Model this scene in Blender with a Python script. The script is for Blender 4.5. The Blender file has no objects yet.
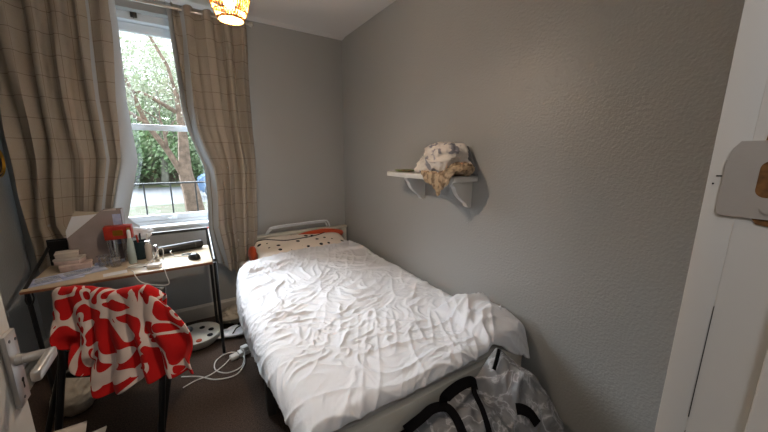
import bpy, bmesh, math, random
import numpy as np
from mathutils import Vector, Matrix, noise as mn
R = math.radians
sc = bpy.context.scene
COL = sc.collection
random.seed(5)

# ------------------------------------------------------------------ materials
def srgb(c):
    return tuple(((x/255+.055)/1.055)**2.4 if x/255 > .04045 else x/255/12.92 for x in c) + (1,)

def mat(name, col, rough=.6, metal=0, bump=0, bscale=50, var=0, vscale=6, spec=.5, trans=0, coat=0, alpha=1, sheen=0, col2=None, bdetail=4, bdist=.01, ior=1.45):
    m = bpy.data.materials.new(name); m.use_nodes = True
    nt = m.node_tree; b = nt.nodes['Principled BSDF']
    b.inputs['Base Color'].default_value = srgb(col)
    b.inputs['Roughness'].default_value = rough
    b.inputs['Metallic'].default_value = metal
    b.inputs['Specular IOR Level'].default_value = spec
    b.inputs['Transmission Weight'].default_value = trans
    b.inputs['Coat Weight'].default_value = coat
    b.inputs['Alpha'].default_value = alpha
    b.inputs['IOR'].default_value = ior
    b.inputs['Sheen Weight'].default_value = sheen
    tc = nt.nodes.new('ShaderNodeTexCoord')
    if var or col2:
        n = nt.nodes.new('ShaderNodeTexNoise'); n.inputs['Scale'].default_value = vscale; n.inputs['Detail'].default_value = 5
        nt.links.new(tc.outputs['Object'], n.inputs['Vector'])
        r = nt.nodes.new('ShaderNodeValToRGB')
        r.color_ramp.elements[0].position = .35; r.color_ramp.elements[1].position = .65
        c2 = col2 if col2 else tuple(max(0, x*(1-var)) for x in col)
        r.color_ramp.elements[0].color = srgb(c2); r.color_ramp.elements[1].color = srgb(col)
        nt.links.new(n.outputs['Fac'], r.inputs['Fac']); nt.links.new(r.outputs['Color'], b.inputs['Base Color'])
    if bump:
        n2 = nt.nodes.new('ShaderNodeTexNoise'); n2.inputs['Scale'].default_value = bscale; n2.inputs['Detail'].default_value = bdetail
        nt.links.new(tc.outputs['Object'], n2.inputs['Vector'])
        bp = nt.nodes.new('ShaderNodeBump'); bp.inputs['Strength'].default_value = bump; bp.inputs['Distance'].default_value = bdist
        nt.links.new(n2.outputs['Fac'], bp.inputs['Height']); nt.links.new(bp.outputs['Normal'], b.inputs['Normal'])
    return m

def N(nt, t, **k):
    n = nt.nodes.new(t)
    for a, v in k.items(): setattr(n, a, v)
    return n
def mth(nt, op, a, b=None, c=None):
    n = nt.nodes.new('ShaderNodeMath'); n.operation = op
    for i, v in enumerate((a, b, c)):
        if v is None: continue
        if isinstance(v, (int, float)): n.inputs[i].default_value = v
        else: nt.links.new(v, n.inputs[i])
    return n.outputs[0]

M = {}
# painted walls: orange-peel roller texture, soft gloss
def wall_mat(name, col, rough, bump):
    m = mat(name, col, rough, bump=bump, bscale=90, bdetail=1.5, bdist=.006, spec=.5)
    return m
M['wall'] = wall_mat('grey wall paint', (160, 160, 158), .36, .42)
M['wall2'] = wall_mat('grey wall paint far', (160, 160, 158), .6, .12)
M['ceil'] = mat('white ceiling paint', (222, 218, 216), .8, bump=.15, bscale=30)
M['trimw'] = mat('white gloss trim', (212, 209, 204), .4, bump=.05, bscale=12)
M['skirt'] = mat('skirting paint', (190, 182, 170), .45)
M['hall'] = mat('hall paint', (200, 196, 190), .8)
M['pvc'] = mat('white window frame', (222, 226, 230), .35)
M['cream'] = mat('cream bed paint', (206, 202, 192), .45, bump=.05, bscale=20)
M['door'] = mat('white door paint', (205, 200, 192), .4, bump=.05, bscale=10)
M['black'] = mat('black paint', (22, 21, 22), .4)
M['blackp'] = mat('black plastic', (18, 18, 20), .35)
M['desk'] = mat('light desk laminate', (208, 190, 164), .35, var=.08, vscale=9)
M['deskedge'] = mat('brown desk edge', (130, 84, 62), .5)
M['alu'] = mat('satin aluminium', (182, 177, 172), .34, metal=.6, bump=.04, bscale=80)
M['steel'] = mat('worn steel', (182, 175, 168), .45, metal=.25, bump=.08, bscale=60)
M['chrome'] = mat('bright metal', (215, 215, 218), .18, metal=1)
M['wood'] = mat('bare brown wood', (140, 96, 52), .8, var=.35, vscale=90)
M['dark'] = mat('dark hollow', (14, 12, 11), .9)
M['white'] = mat('white plastic', (225, 223, 220), .4)
M['whitecab'] = mat('white cable', (228, 226, 222), .45)
M['paper'] = mat('paper', (222, 224, 230), .7)
M['paperb'] = mat('bluish print paper', (214, 220, 236), .7, col2=(150, 165, 205), vscale=14)
M['cardb'] = mat('pale card', (196, 186, 176), .75, var=.06)
M['greycard'] = mat('grey file board', (150, 138, 136), .7, var=.06, vscale=12)
M['red'] = mat('red box', (176, 52, 30), .45, col2=(150, 36, 24), vscale=18)
M['orange'] = mat('orange fleece', (188, 74, 34), .9, sheen=.3, bump=.2, bscale=40)
M['teal'] = mat('dark teal plastic', (34, 52, 56), .4)
M['silver'] = mat('pale green metal', (176, 190, 186), .3, metal=.2)
M['pinkbox'] = mat('pale pink card', (214, 190, 180), .65, var=.12, vscale=25)
M['piping'] = mat('dark piping', (28, 24, 26), .8)
M['blind'] = mat('white lining cloth', (186, 191, 196), .85)
M['rod'] = mat('brushed curtain rod', (190, 184, 176), .3, metal=.9)
M['whitesheet'] = mat('white cotton', (222, 223, 228), .85, bump=.12, bscale=160, sheen=.1)
def pane_mat():
    m = bpy.data.materials.new('thin window glass'); m.use_nodes = True; nt = m.node_tree
    nt.nodes.remove(nt.nodes['Principled BSDF'])
    a = N(nt, 'ShaderNodeBsdfTransparent'); b = N(nt, 'ShaderNodeBsdfGlossy'); b.inputs['Roughness'].default_value = .02
    mx = N(nt, 'ShaderNodeMixShader'); mx.inputs[0].default_value = .05
    nt.links.new(a.outputs[0], mx.inputs[1]); nt.links.new(b.outputs[0], mx.inputs[2]); nt.links.new(mx.outputs[0], nt.nodes['Material Output'].inputs[0])
    return m
M['glass'] = pane_mat(); M['glassware'] = pane_mat(); M['glassware'].node_tree.nodes['Mix Shader'].inputs[0].default_value = .28

M['gold'] = mat('gold ring', (196, 150, 60), .3, metal=.9)
M['disc'] = mat('dark woven disc', (70, 58, 50), .8, bump=.3, bscale=90)
M['mattress'] = mat('mattress ticking', (205, 200, 195), .9)
M['greyp'] = mat('grey metal', (70, 68, 66), .5, metal=.3)
M['beigebag'] = mat('beige cloth', (176, 166, 152), .9, bump=.2, bscale=60)
M['crumple'] = mat('crumpled paper', (180, 168, 150), .8)
M['greycloth'] = mat('grey cloth', (110, 110, 112), .9)
M['road'] = mat('grey road', (118, 119, 122), .9, var=.05, vscale=1)
M['grassm'] = mat('verge grass', (66, 74, 50), .95, col2=(84, 80, 66), vscale=3, bump=.5, bscale=20, bdist=.05)
M['bank'] = mat('leafy bank', (84, 104, 62), .95, col2=(112, 98, 82), vscale=.9, bump=.8, bscale=6, bdist=.2)
M['bark'] = mat('brown bark', (150, 128, 112), .9, var=.25, vscale=9, bump=.6, bscale=16, bdist=.04)
M['bark2'] = mat('grey green bark', (140, 138, 122), .9, var=.25, vscale=5)
M['leaf'] = mat('ivy leaves', (104, 140, 84), .55, col2=(160, 174, 138), vscale=2.5)
M['leaf2'] = mat('pale spring leaves', (160, 172, 138), .6, col2=(196, 198, 180), vscale=2.5)
M['iron'] = mat('black iron', (44, 46, 48), .5)
M['car'] = mat('pale blue car paint', (120, 150, 190), .25, coat=.6)
M['tyre'] = mat('tyre rubber', (26, 26, 28), .8)
M['cglass'] = mat('dark car glass', (40, 50, 60), .1)

# carpet
m = M['carpet'] = mat('dark brown carpet', (92, 77, 68), .95, bump=.7, bscale=260, bdist=.012, spec=.15, col2=(64, 54, 48), vscale=130)

# curtain check fabric, from the cloth's own UVs (metres)
def curtain_mat():
    m = bpy.data.materials.new('checked curtain cloth'); m.use_nodes = True; nt = m.node_tree
    b = nt.nodes['Principled BSDF']; out = nt.nodes['Material Output']
    b.inputs['Roughness'].default_value = .9; b.inputs['Specular IOR Level'].default_value = .15
    uv = N(nt, 'ShaderNodeUVMap'); sp = N(nt, 'ShaderNodeSeparateXYZ'); nt.links.new(uv.outputs[0], sp.inputs[0])
    lines = []
    for ax, per, w in ((0, .115, .024), (1, .128, .026)):
        f = mth(nt, 'FRACT', mth(nt, 'DIVIDE', sp.outputs[ax], per))
        lines.append(mth(nt, 'LESS_THAN', f, w))
    ln = mth(nt, 'MAXIMUM', lines[0], lines[1])
    mp = N(nt, 'ShaderNodeMapping'); mp.inputs['Scale'].default_value = (420, 60, 1); nt.links.new(uv.outputs[0], mp.inputs[0])
    nz = N(nt, 'ShaderNodeTexNoise'); nz.inputs['Scale'].default_value = 1; nt.links.new(mp.outputs[0], nz.inputs['Vector'])
    base = N(nt, 'ShaderNodeMixRGB'); base.inputs[1].default_value = srgb((172, 162, 148)); base.inputs[2].default_value = srgb((188, 177, 163))
    nt.links.new(nz.outputs['Fac'], base.inputs[0])
    mx = N(nt, 'ShaderNodeMixRGB'); mx.inputs[2].default_value = srgb((84, 68, 60))
    nt.links.new(mth(nt, 'MULTIPLY', ln, .62), mx.inputs[0]); nt.links.new(base.outputs[0], mx.inputs[1])
    nt.links.new(mx.outputs[0], b.inputs['Base Color'])
    tl = N(nt, 'ShaderNodeBsdfTranslucent'); nt.links.new(mx.outputs[0], tl.inputs[0]); ms = N(nt, 'ShaderNodeMixShader'); ms.inputs[0].default_value = .22
    nt.links.new(b.outputs[0], ms.inputs[1]); nt.links.new(tl.outputs[0], ms.inputs[2]); nt.links.new(ms.outputs[0], out.inputs[0])
    return m
M['curtain'] = curtain_mat()

# red and white fleece
def fleece_mat():
    m = bpy.data.materials.new('red and white fleece'); m.use_nodes = True; nt = m.node_tree
    b = nt.nodes['Principled BSDF']; b.inputs['Roughness'].default_value = .95; b.inputs['Sheen Weight'].default_value = .08
    b.inputs['Specular IOR Level'].default_value = .1
    uv = N(nt, 'ShaderNodeUVMap')
    nz = N(nt, 'ShaderNodeTexNoise'); nz.inputs['Scale'].default_value = 6.5; nz.inputs['Detail'].default_value = 0.3
    nt.links.new(uv.outputs[0], nz.inputs['Vector'])
    d = N(nt, 'ShaderNodeVectorMath', operation='SCALE'); d.inputs['Scale'].default_value = .16
    nt.links.new(nz.outputs['Color'], d.inputs[0])
    a = N(nt, 'ShaderNodeVectorMath', operation='ADD'); nt.links.new(uv.outputs[0], a.inputs[0]); nt.links.new(d.outputs[0], a.inputs[1])
    wv = N(nt, 'ShaderNodeTexNoise'); wv.inputs['Scale'].default_value = 10.5; wv.inputs['Detail'].default_value = 0
    nt.links.new(a.outputs[0], wv.inputs['Vector'])
    band = mth(nt, 'ABSOLUTE', mth(nt, 'SUBTRACT', wv.outputs['Fac'], .545))
    white = mth(nt, 'LESS_THAN', band, .075)
    vo = N(nt, 'ShaderNodeTexVoronoi'); vo.inputs['Scale'].default_value = 11; vo.inputs['Randomness'].default_value = .8
    nt.links.new(a.outputs[0], vo.inputs['Vector'])
    dot = mth(nt, 'LESS_THAN', vo.outputs['Distance'], .30)
    ring = mth(nt, 'MULTIPLY', mth(nt, 'LESS_THAN', vo.outputs['Distance'], .47), mth(nt, 'SUBTRACT', 1, dot))
    # dots red, a white ring round some of them
    vsel = mth(nt, 'GREATER_THAN', N(nt, 'ShaderNodeSeparateColor').outputs[0], .62)
    sepc = [n for n in nt.nodes if n.bl_idname == 'ShaderNodeSeparateColor'][0]; nt.links.new(vo.outputs['Color'], sepc.inputs[0])
    ringsel = mth(nt, 'MULTIPLY', ring, vsel)
    w1 = mth(nt, 'MAXIMUM', white, ringsel)
    w2 = mth(nt, 'MULTIPLY', w1, mth(nt, 'SUBTRACT', 1, dot))
    mx = N(nt, 'ShaderNodeMixRGB'); mx.inputs[1].default_value = srgb((176, 26, 26)); mx.inputs[2].default_value = srgb((205, 188, 180))
    nt.links.new(w2, mx.inputs[0]); nt.links.new(mx.outputs[0], b.inputs['Base Color'])
    return m
M['fleece'] = fleece_mat()

def dots_mat():
    m = bpy.data.materials.new('cream cotton with black dots'); m.use_nodes = True; nt = m.node_tree
    b = nt.nodes['Principled BSDF']; b.inputs['Roughness'].default_value = .85
    uv = N(nt, 'ShaderNodeUVMap')
    vo = N(nt, 'ShaderNodeTexVoronoi'); vo.inputs['Scale'].default_value = 12; vo.inputs['Randomness'].default_value = .5
    nt.links.new(uv.outputs[0], vo.inputs['Vector'])
    dot = mth(nt, 'LESS_THAN', vo.outputs['Distance'], .21)
    mx = N(nt, 'ShaderNodeMixRGB'); mx.inputs[1].default_value = srgb((228, 216, 204)); mx.inputs[2].default_value = srgb((26, 20, 22))
    nt.links.new(dot, mx.inputs[0]); nt.links.new(mx.outputs[0], b.inputs['Base Color'])
    return m
M['dots'] = dots_mat()

def pattern_mat(name, ca, cb, scale, lo, hi, detail=1):
    m = bpy.data.materials.new(name); m.use_nodes = True; nt = m.node_tree
    b = nt.nodes['Principled BSDF']; b.inputs['Roughness'].default_value = .9
    tc = N(nt, 'ShaderNodeTexCoord'); n = N(nt, 'ShaderNodeTexNoise'); n.inputs['Scale'].default_value = scale; n.inputs['Detail'].default_value = detail
    nt.links.new(tc.outputs['Object'], n.inputs['Vector'])
    r = N(nt, 'ShaderNodeValToRGB'); r.color_ramp.elements[0].position = lo; r.color_ramp.elements[1].position = hi
    r.color_ramp.elements[0].color = srgb(ca); r.color_ramp.elements[1].color = srgb(cb)
    nt.links.new(n.outputs['Fac'], r.inputs[0]); nt.links.new(r.outputs[0], b.inputs['Base Color'])
    return m
M['print'] = pattern_mat('white cloth with grey print', (140, 138, 146), (220, 212, 204), 15, .38, .42)
M['camo'] = pattern_mat('tan patterned cloth', (128, 108, 86), (184, 162, 134), 34, .40, .56)
M['bagin'] = mat('dark laundry', (70, 69, 72), .9, var=.5, vscale=12)

def bag_mat():
    m = bpy.data.materials.new('translucent white plastic'); m.use_nodes = True; nt = m.node_tree
    b = nt.nodes['Principled BSDF']; out = nt.nodes['Material Output']
    b.inputs['Base Color'].default_value = srgb((180, 180, 183)); b.inputs['Roughness'].default_value = .35
    tc = N(nt, 'ShaderNodeTexCoord')
    n = N(nt, 'ShaderNodeTexNoise'); n.inputs['Scale'].default_value = 26; n.inputs['Detail'].default_value = 6; nt.links.new(tc.outputs['Object'], n.inputs['Vector'])
    n2 = N(nt, 'ShaderNodeTexNoise'); n2.inputs['Scale'].default_value = 7; n2.inputs['Detail'].default_value = 6; n2.inputs['Distortion'].default_value = 1.5; nt.links.new(tc.outputs['Object'], n2.inputs['Vector'])
    bp = N(nt, 'ShaderNodeBump'); bp.inputs['Strength'].default_value = .8; bp.inputs['Distance'].default_value = .02
    nt.links.new(n.outputs['Fac'], bp.inputs['Height']); nt.links.new(bp.outputs[0], b.inputs['Normal'])
    crease = mth(nt, 'ABSOLUTE', mth(nt, 'SUBTRACT', n2.outputs['Fac'], .5))
    line = mth(nt, 'SUBTRACT', 1, mth(nt, 'MINIMUM', mth(nt, 'MULTIPLY', crease, 18), 1))
    al = mth(nt, 'ADD', .58, mth(nt, 'MULTIPLY', line, .22))
    nt.links.new(al, b.inputs['Alpha'])
    mx = N(nt, 'ShaderNodeMixRGB'); mx.inputs[1].default_value = srgb((146, 146, 149)); mx.inputs[2].default_value = srgb((190, 190, 193)); nt.links.new(mth(nt, 'POWER', line, 3), mx.inputs[0]); nt.links.new(mx.outputs[0], b.inputs['Base Color'])
    return m
M['bag'] = bag_mat()

# wicker lamp shade: open weave lit from the bulb inside
M['wicker'] = mat('golden rattan', (196, 138, 66), .6, bump=.3, bscale=120)
def bulb_mat():
    m = bpy.data.materials.new('lit bulb'); m.use_nodes = True; nt = m.node_tree
    b = nt.nodes['Principled BSDF']; b.inputs['Emission Color'].default_value = (1, .72, .38, 1); b.inputs['Emission Strength'].default_value = 5
    return m
M['bulb'] = bulb_mat()

# ------------------------------------------------------------------ geometry helpers (bmesh in world or local coordinates)
class G:
    def __init__(s): s.bm = bmesh.new(); s.uv = None
    def box(s, lo, hi, bevel=0, seg=2, rz=0, piv=None):
        t = bmesh.new(); bmesh.ops.create_cube(t, size=1)
        c = [(a+b)/2 for a, b in zip(lo, hi)]; d = [b-a for a, b in zip(lo, hi)]
        for v in t.verts: v.co = Vector((v.co.x*d[0]+c[0], v.co.y*d[1]+c[1], v.co.z*d[2]+c[2]))
        if bevel: bmesh.ops.bevel(t, geom=t.edges[:]+t.verts[:], offset=min(bevel, min(d)*.45), segments=seg, profile=.5, affect='EDGES')
        if rz:
            p = Vector(piv if piv else c); bmesh.ops.rotate(t, cent=p, matrix=Matrix.Rotation(rz, 3, 'Z'), verts=t.verts)
        s.add(t); return s
    def add(s, t):
        me = bpy.data.meshes.new('tmp'); t.to_mesh(me); t.free(); s.bm.from_mesh(me); bpy.data.meshes.remove(me)
    def tube(s, pts, r, n=8, closed=False, flat=None):
        pts = [Vector(p) for p in pts]; rr = r if isinstance(r, (list, tuple)) else [r]*len(pts)
        rings = []; up = None; L = len(pts)
        for i, p in enumerate(pts):
            a = pts[(i-1) % L] if (i > 0 or closed) else p; b = pts[(i+1) % L] if (i < L-1 or closed) else p
            t = (b-a)
            if t.length < 1e-9: t = Vector((0, 0, 1))
            t.normalize()
            if up is None:
                up = Vector((0, 0, 1)) if abs(t.z) < .9 else Vector((1, 0, 0))
            u = (up - t*up.dot(t))
            if u.length < 1e-6: u = t.orthogonal()
            u.normalize(); w = t.cross(u); up = u
            fx, fy = (1, 1) if flat is None else flat
            rings.append([s.bm.verts.new(p + u*math.cos(2*math.pi*k/n)*rr[i]*fx + w*math.sin(2*math.pi*k/n)*rr[i]*fy) for k in range(n)])
        m = L if closed else L-1
        for i in range(m):
            A, B = rings[i], rings[(i+1) % L]
            for k in range(n):
                try: s.bm.faces.new((A[k], A[(k+1) % n], B[(k+1) % n], B[k]))
                except ValueError: pass
        if not closed:
            s.bm.faces.new(rings[0][::-1]); s.bm.faces.new(rings[-1])
        return s
    def lathe(s, prof, c=(0, 0, 0), n=24, close=False):
        c = Vector(c); rings = []
        for (r, z) in prof:
            rings.append([s.bm.verts.new(c+Vector((r*math.cos(2*math.pi*k/n), r*math.sin(2*math.pi*k/n), z))) for k in range(n)])
        for A, B in zip(rings, rings[1:]):
            for k in range(n): s.bm.faces.new((A[k], A[(k+1) % n], B[(k+1) % n], B[k]))
        if close:
            s.bm.faces.new(rings[0][::-1]); s.bm.faces.new(rings[-1])
        return s
    def prism(s, poly, axis, a, b):
        # poly of 2-D points extruded along axis between a and b
        def P(p, h):
            return Vector((h, p[0], p[1])) if axis == 'x' else Vector((p[0], h, p[1])) if axis == 'y' else Vector((p[0], p[1], h))
        A = [s.bm.verts.new(P(p, a)) for p in poly]; B = [s.bm.verts.new(P(p, b)) for p in poly]
        s.bm.faces.new(A[::-1]); s.bm.faces.new(B)
        for i in range(len(poly)):
            j = (i+1) % len(poly); s.bm.faces.new((A[i], A[j], B[j], B[i]))
        return s
    def grid(s, P, UV=None, thick=0):
        # P array (nu,nv,3)
        nu, nv = P.shape[:2]
        V = [[s.bm.verts.new(Vector(P[i, j])) for j in range(nv)] for i in range(nu)]
        l = s.bm.loops.layers.uv.verify() if UV is not None else None
        for i in range(nu-1):
            for j in range(nv-1):
                f = s.bm.faces.new((V[i][j], V[i+1][j], V[i+1][j+1], V[i][j+1]))
                if l:
                    for lp, (a, b) in zip(f.loops, ((i, j), (i+1, j), (i+1, j+1), (i, j+1))): lp[l].uv = UV[a, b]
        return s

def finish(name, g, m, loc, smooth, parent, solid=0, local=False):
    bm = g.bm
    if not local:
        bmesh.ops.translate(bm, verts=bm.verts, vec=-Vector(loc))
    bmesh.ops.recalc_face_normals(bm, faces=bm.faces)
    me = bpy.data.meshes.new(name); bm.to_mesh(me); bm.free()
    if smooth:
        for p in me.polygons: p.use_smooth = True
        if smooth == 'auto':
            try: me.set_sharp_from_angle(angle=R(35))
            except Exception: pass
    me.materials.append(m)
    o = bpy.data.objects.new(name, me); COL.objects.link(o)
    if solid:
        md = o.modifiers.new('thickness', 'SOLIDIFY'); md.thickness = solid; md.offset = -1
    if parent is not None: o.parent = parent
    return o

def part(name, g, m, root, smooth='auto', local=False, solid=0, label=None, base=None):
    """a part; geometry in world coordinates unless local"""
    loc = base if base is not None else abs_loc(root)
    o = finish(name, g, m, loc, smooth, root, solid, local)
    if label: o['label'] = label
    return o
def abs_loc(o):
    v = Vector(o.location)
    while o.parent: o = o.parent; v += Vector(o.location)
    return v
def thing(name, label, cat, loc, rz=0, group=None):
    o = bpy.data.objects.new(name, None); COL.objects.link(o); o.location = loc; o.rotation_euler = (0, 0, rz)
    o['label'] = label; o['category'] = cat
    if group: o['group'] = group
    return o
def solo(name, g, m, label, cat, smooth='auto', group=None, solid=0, kind=None):
    """a thing that is one mesh; origin at its base"""
    vs = [v.co for v in g.bm.verts]
    loc = ((min(v.x for v in vs)+max(v.x for v in vs))/2, (min(v.y for v in vs)+max(v.y for v in vs))/2, min(v.z for v in vs))
    o = finish(name, g, m, loc, smooth, None, solid); o.location = loc
    o['label'] = label; o['category'] = cat
    if group: o['group'] = group
    if kind: o['kind'] = kind
    return o
def struct(name, g, m, label, cat='wall', smooth=False):
    o = finish(name, g, m, (0, 0, 0), smooth, None); o['kind'] = 'structure'; o['label'] = label; o['category'] = cat
    return o
def dup(root, loc, rz=None, label=None):
    r = root.copy(); COL.objects.link(r); r.location = loc
    if rz is not None: r.rotation_euler = (0, 0, rz)
    if label: r['label'] = label
    for ch in list(root.children):
        c = ch.copy(); COL.objects.link(c); c.parent = r
        for gch in ch.children:
            d = gch.copy(); COL.objects.link(d); d.parent = c
    return r

# numpy gradient noise
def pn(x, y, seed=0):
    rs = np.random.RandomState(seed); T = rs.rand(64, 64)*2*np.pi
    gx, gy = np.cos(T), np.sin(T)
    x0 = np.floor(x).astype(int); y0 = np.floor(y).astype(int); fx, fy = x-x0, y-y0
    def d(ix, iy, dx, dy):
        a, b = (x0+ix) % 64, (y0+iy) % 64
        return gx[a, b]*dx+gy[a, b]*dy
    u = fx**3*(fx*(fx*6-15)+10); v = fy**3*(fy*(fy*6-15)+10)
    a = d(0, 0, fx, fy)*(1-u)+d(1, 0, fx-1, fy)*u; b = d(0, 1, fx, fy-1)*(1-u)+d(1, 1, fx-1, fy-1)*u
    return (a*(1-v)+b*v)*1.4
def ridge(x, y, seed=0, p=1.5): return np.clip(1-np.abs(pn(x, y, seed))*2.2, 0, 1)**p
def ss(a, b, x):
    t = np.clip((x-a)/(b-a), 0, 1); return t*t*(3-2*t)
def bez(pts, n=24):
    """Catmull-Rom through the points"""
    P = [Vector(p) for p in pts]; P = [P[0]*2-P[1]]+P+[P[-1]*2-P[-2]]; out = []
    for i in range(1, len(P)-2):
        for k in range(n):
            t = k/n; a, b, c, d = P[i-1], P[i], P[i+1], P[i+2]
            out.append(.5*((2*b)+(c-a)*t+(2*a-5*b+4*c-d)*t*t+(3*b-a-3*c+d)*t*t*t))
    out.append(P[-2]); return out

def heap(c, size, seed, amp=.25, freq=2.2, sub=5, flat=.0, boxy=0, floor=None):
    """a crumpled heap of cloth or paper"""
    bm = bmesh.new(); bmesh.ops.create_icosphere(bm, subdivisions=sub, radius=1)
    off = Vector((seed*3.7, seed*1.3, seed*2.1))
    for v in bm.verts:
        p = v.co.copy()
        n1 = mn.noise(p*freq*.6+off); q = p*freq+off+mn.noise_vector(p*freq*.8+off)*.7
        r = (1-abs(mn.noise(q))*2)+.5*(1-abs(mn.noise(q*2.1+off))*2)+.28*(1-abs(mn.noise(q*4.3+off))*2)
        k = 1+amp*(n1+.45*r-.3)
        if boxy: p = p*((abs(p.x)**4+abs(p.y)**4+abs(p.z)**4)**(-.25)*boxy+1-boxy)
        p = p*k
        z = p.z
        if flat and z < 0: z *= flat
        co = Vector((p.x*size[0]/2, p.y*size[1]/2, z*size[2]/2))+Vector(c)
        if floor is not None: co.z = max(co.z, floor + .0015*(1+mn.noise(p*9)))
        v.co = co
    g = G(); g.add(bm); return g

# ------------------------------------------------------------------ room shell
XR, XL, YF, ZC = 1.422, -.97, 3.01, 2.555
WX0, WX1, WZ0, WZ1 = -.56, .34, .87, 2.455       # window opening
DX0, DX1, DH = -.40, .50, 2.02                  # doorway
YD0, YD1 = -.06, .075
g = G(); g.box((-2.2, -1.7, -.1), (2.2, YF+.25, 0)); struct('floor', g, M['carpet'], 'dark brown carpeted floor', 'floor')
g = G(); g.box((-2.2, -1.7, ZC), (2.2, YF+.25, ZC+.1)); struct('ceiling', g, M['ceil'], 'white painted ceiling', 'ceiling')
g = G(); g.box((XR, YD1, 0), (XR+.1, YF+.25, ZC)); struct('wall_right', g, M['wall'], 'grey textured wall along the bed')
g = G(); g.box((XL-.1, YD1, 0), (XL, YF+.25, ZC)); struct('wall_left', g, M['wall'], 'grey wall left of the desk')
g = G()
g.box((XL, YF, 0), (WX0, YF+.25, ZC)); g.box((WX1, YF, 0), (XR, YF+.25, ZC))
g.box((WX0, YF, 0), (WX1, YF+.25, WZ0)); g.box((WX0, YF, WZ1), (WX1, YF+.25, ZC))
struct('wall_far', g, M['wall2'], 'grey wall with the window')
g = G()
g.box((-2.1, YD0, 0), (DX0, YD1, ZC)); g.box((DX1+.025, YD0, 0), (2.1, YD1, ZC)); g.box((DX0, YD0, DH), (DX1+.025, YD1, ZC))
struct('wall_front', g, M['hall'], 'wall with the doorway')
g = G(); g.box((-2.2, -1.7, 0), (2.2, -1.6, ZC)); g.box((-2.2, -1.6, 0), (-2.1, YD1, ZC)); g.box((2.1, -1.6, 0), (2.2, YD1, ZC))
struct('wall_hall', g, M['hall'], 'pale walls of the hallway')
# baseboards
def base_prof(t, h): return [(0, 0), (t, 0), (t, h-.02), (t*.6, h-.008), (t*.4, h), (0, h)]
g = G(); g.prism([(YF-a, b) for a, b in base_prof(.018, .13)], 'x', XL, XR); struct('baseboard_far', g, M['skirt'], 'cream skirting under the window', 'baseboard')
g = G(); g.prism([(XR-a, b) for a, b in base_prof(.018, .13)], 'y', YD1, YF-.02); struct('baseboard_right', g, M['skirt'], 'cream skirting beside the bed', 'baseboard')
g = G(); g.prism([(XL+a, b) for a, b in base_prof(.018, .13)], 'y', YD1, YF-.02); struct('baseboard_left', g, M['skirt'], 'cream skirting on the left wall', 'baseboard')
# coving at far wall
g = G(); g.prism([(YF, ZC), (YF, ZC-.012), (YF-.02, ZC-.012), (YF-.05, ZC-.006), (YF-.07, ZC)], 'x', XL, XR)
struct('trim_1', g, M['ceil'], 'pale cove strip between far wall and ceiling', 'trim')
# window
win = bpy.data.objects.new('window_1', None); COL.objects.link(win); win.location = ((WX0+WX1)/2, 3.12, WZ0); win['kind'] = 'structure'; win['label'] = 'white sash window'; win['category'] = 'window'
g = G()
g.box((WX0, 3.09, WZ0), (WX0+.045, 3.20, WZ1)); g.box((WX1-.045, 3.09, WZ0), (WX1, 3.20, WZ1)); g.box((WX0+.045, 3.09, WZ1-.05), (WX1-.045, 3.20, WZ1)); g.box((WX0+.045, 3.09, WZ0), (WX1-.045, 3.2, WZ0+.03))
part('frame', g, M['pvc'], win)
def sash(name, z0, z1, y, bot, top):
    g = G(); a, b = WX0+.045, WX1-.045
    g.box((a, y, z0), (b, y+.035, z0+bot), .004); g.box((a, y, z1-top), (b, y+.035, z1), .004)
    g.box((a, y, z0), (a+.035, y+.035, z1), .004); g.box((b-.035, y, z0), (b, y+.035, z1), .004)
    s = part(name, g, M['pvc'], win)
    g = G(); g.box((a+.03, y+.015, z0+bot-.005), (b-.03, y+.019, z1-top+.005)); part('pane', g, M['glass'], s, base=abs_loc(win))
    return s
ts = sash('top_sash', 1.63, 2.40, 3.145, .04, .062)
bs = sash('bottom_sash', .895, 1.672, 3.105, .055, .045)
g = G(); g.box((-.16, 3.085, .905), (-.10, 3.106, .925), .004); g.tube([(-.13, 3.09, .92), (-.13, 3.075, .93), (-.10, 3.07, .935)], .006)
part('sash_lift', g, M['pvc'], bs, base=abs_loc(win))
g = G(); g.box((WX0-.03, 2.975, WZ0-.012), (WX1+.03, 3.10, WZ0+.008), .005); part('sill', g, M['pvc'], win)
g = G(); g.box((WX0-.02, 3.0, WZ0-.05), (WX1+.02, 3.012, WZ0-.012)); part('apron', g, M['pvc'], win)
g = G(); g.box((-.225, 3.075, 2.42), (-.185, 3.09, 2.455), .003); g.tube([(-.205, 3.07, 2.43), (-.205, 3.055, 2.41), (-.205, 3.05, 2.43)], .004); part('catch', g, M['greyp'], win)

# doorway lining (right side and head) with stop and strike plate
g = G()
g.box((DX1, YD0, 0), (DX1+.025, .0717, DH+.0), .0004)
jm = struct('trim_2', g, M['trimw'], 'white painted door jamb at the right edge with a steel strike plate', 'door frame', smooth=False)
jr = jm
def jpart(n, g, m, label=None):
    o = finish(n, g, m, (0, 0, 0), 'auto', jr)
    if label: o['label'] = label
g = G(); g.box((DX1+.0004, .0717, 0), (DX1+.075, .099, DH+.07), .0006); jpart('architrave', g, M['trimw'])
g = G(); g.box((DX1-.013, YD0, 0), (DX1, .027, DH), .002); jpart('door_stop', g, M['trimw'])
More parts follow.
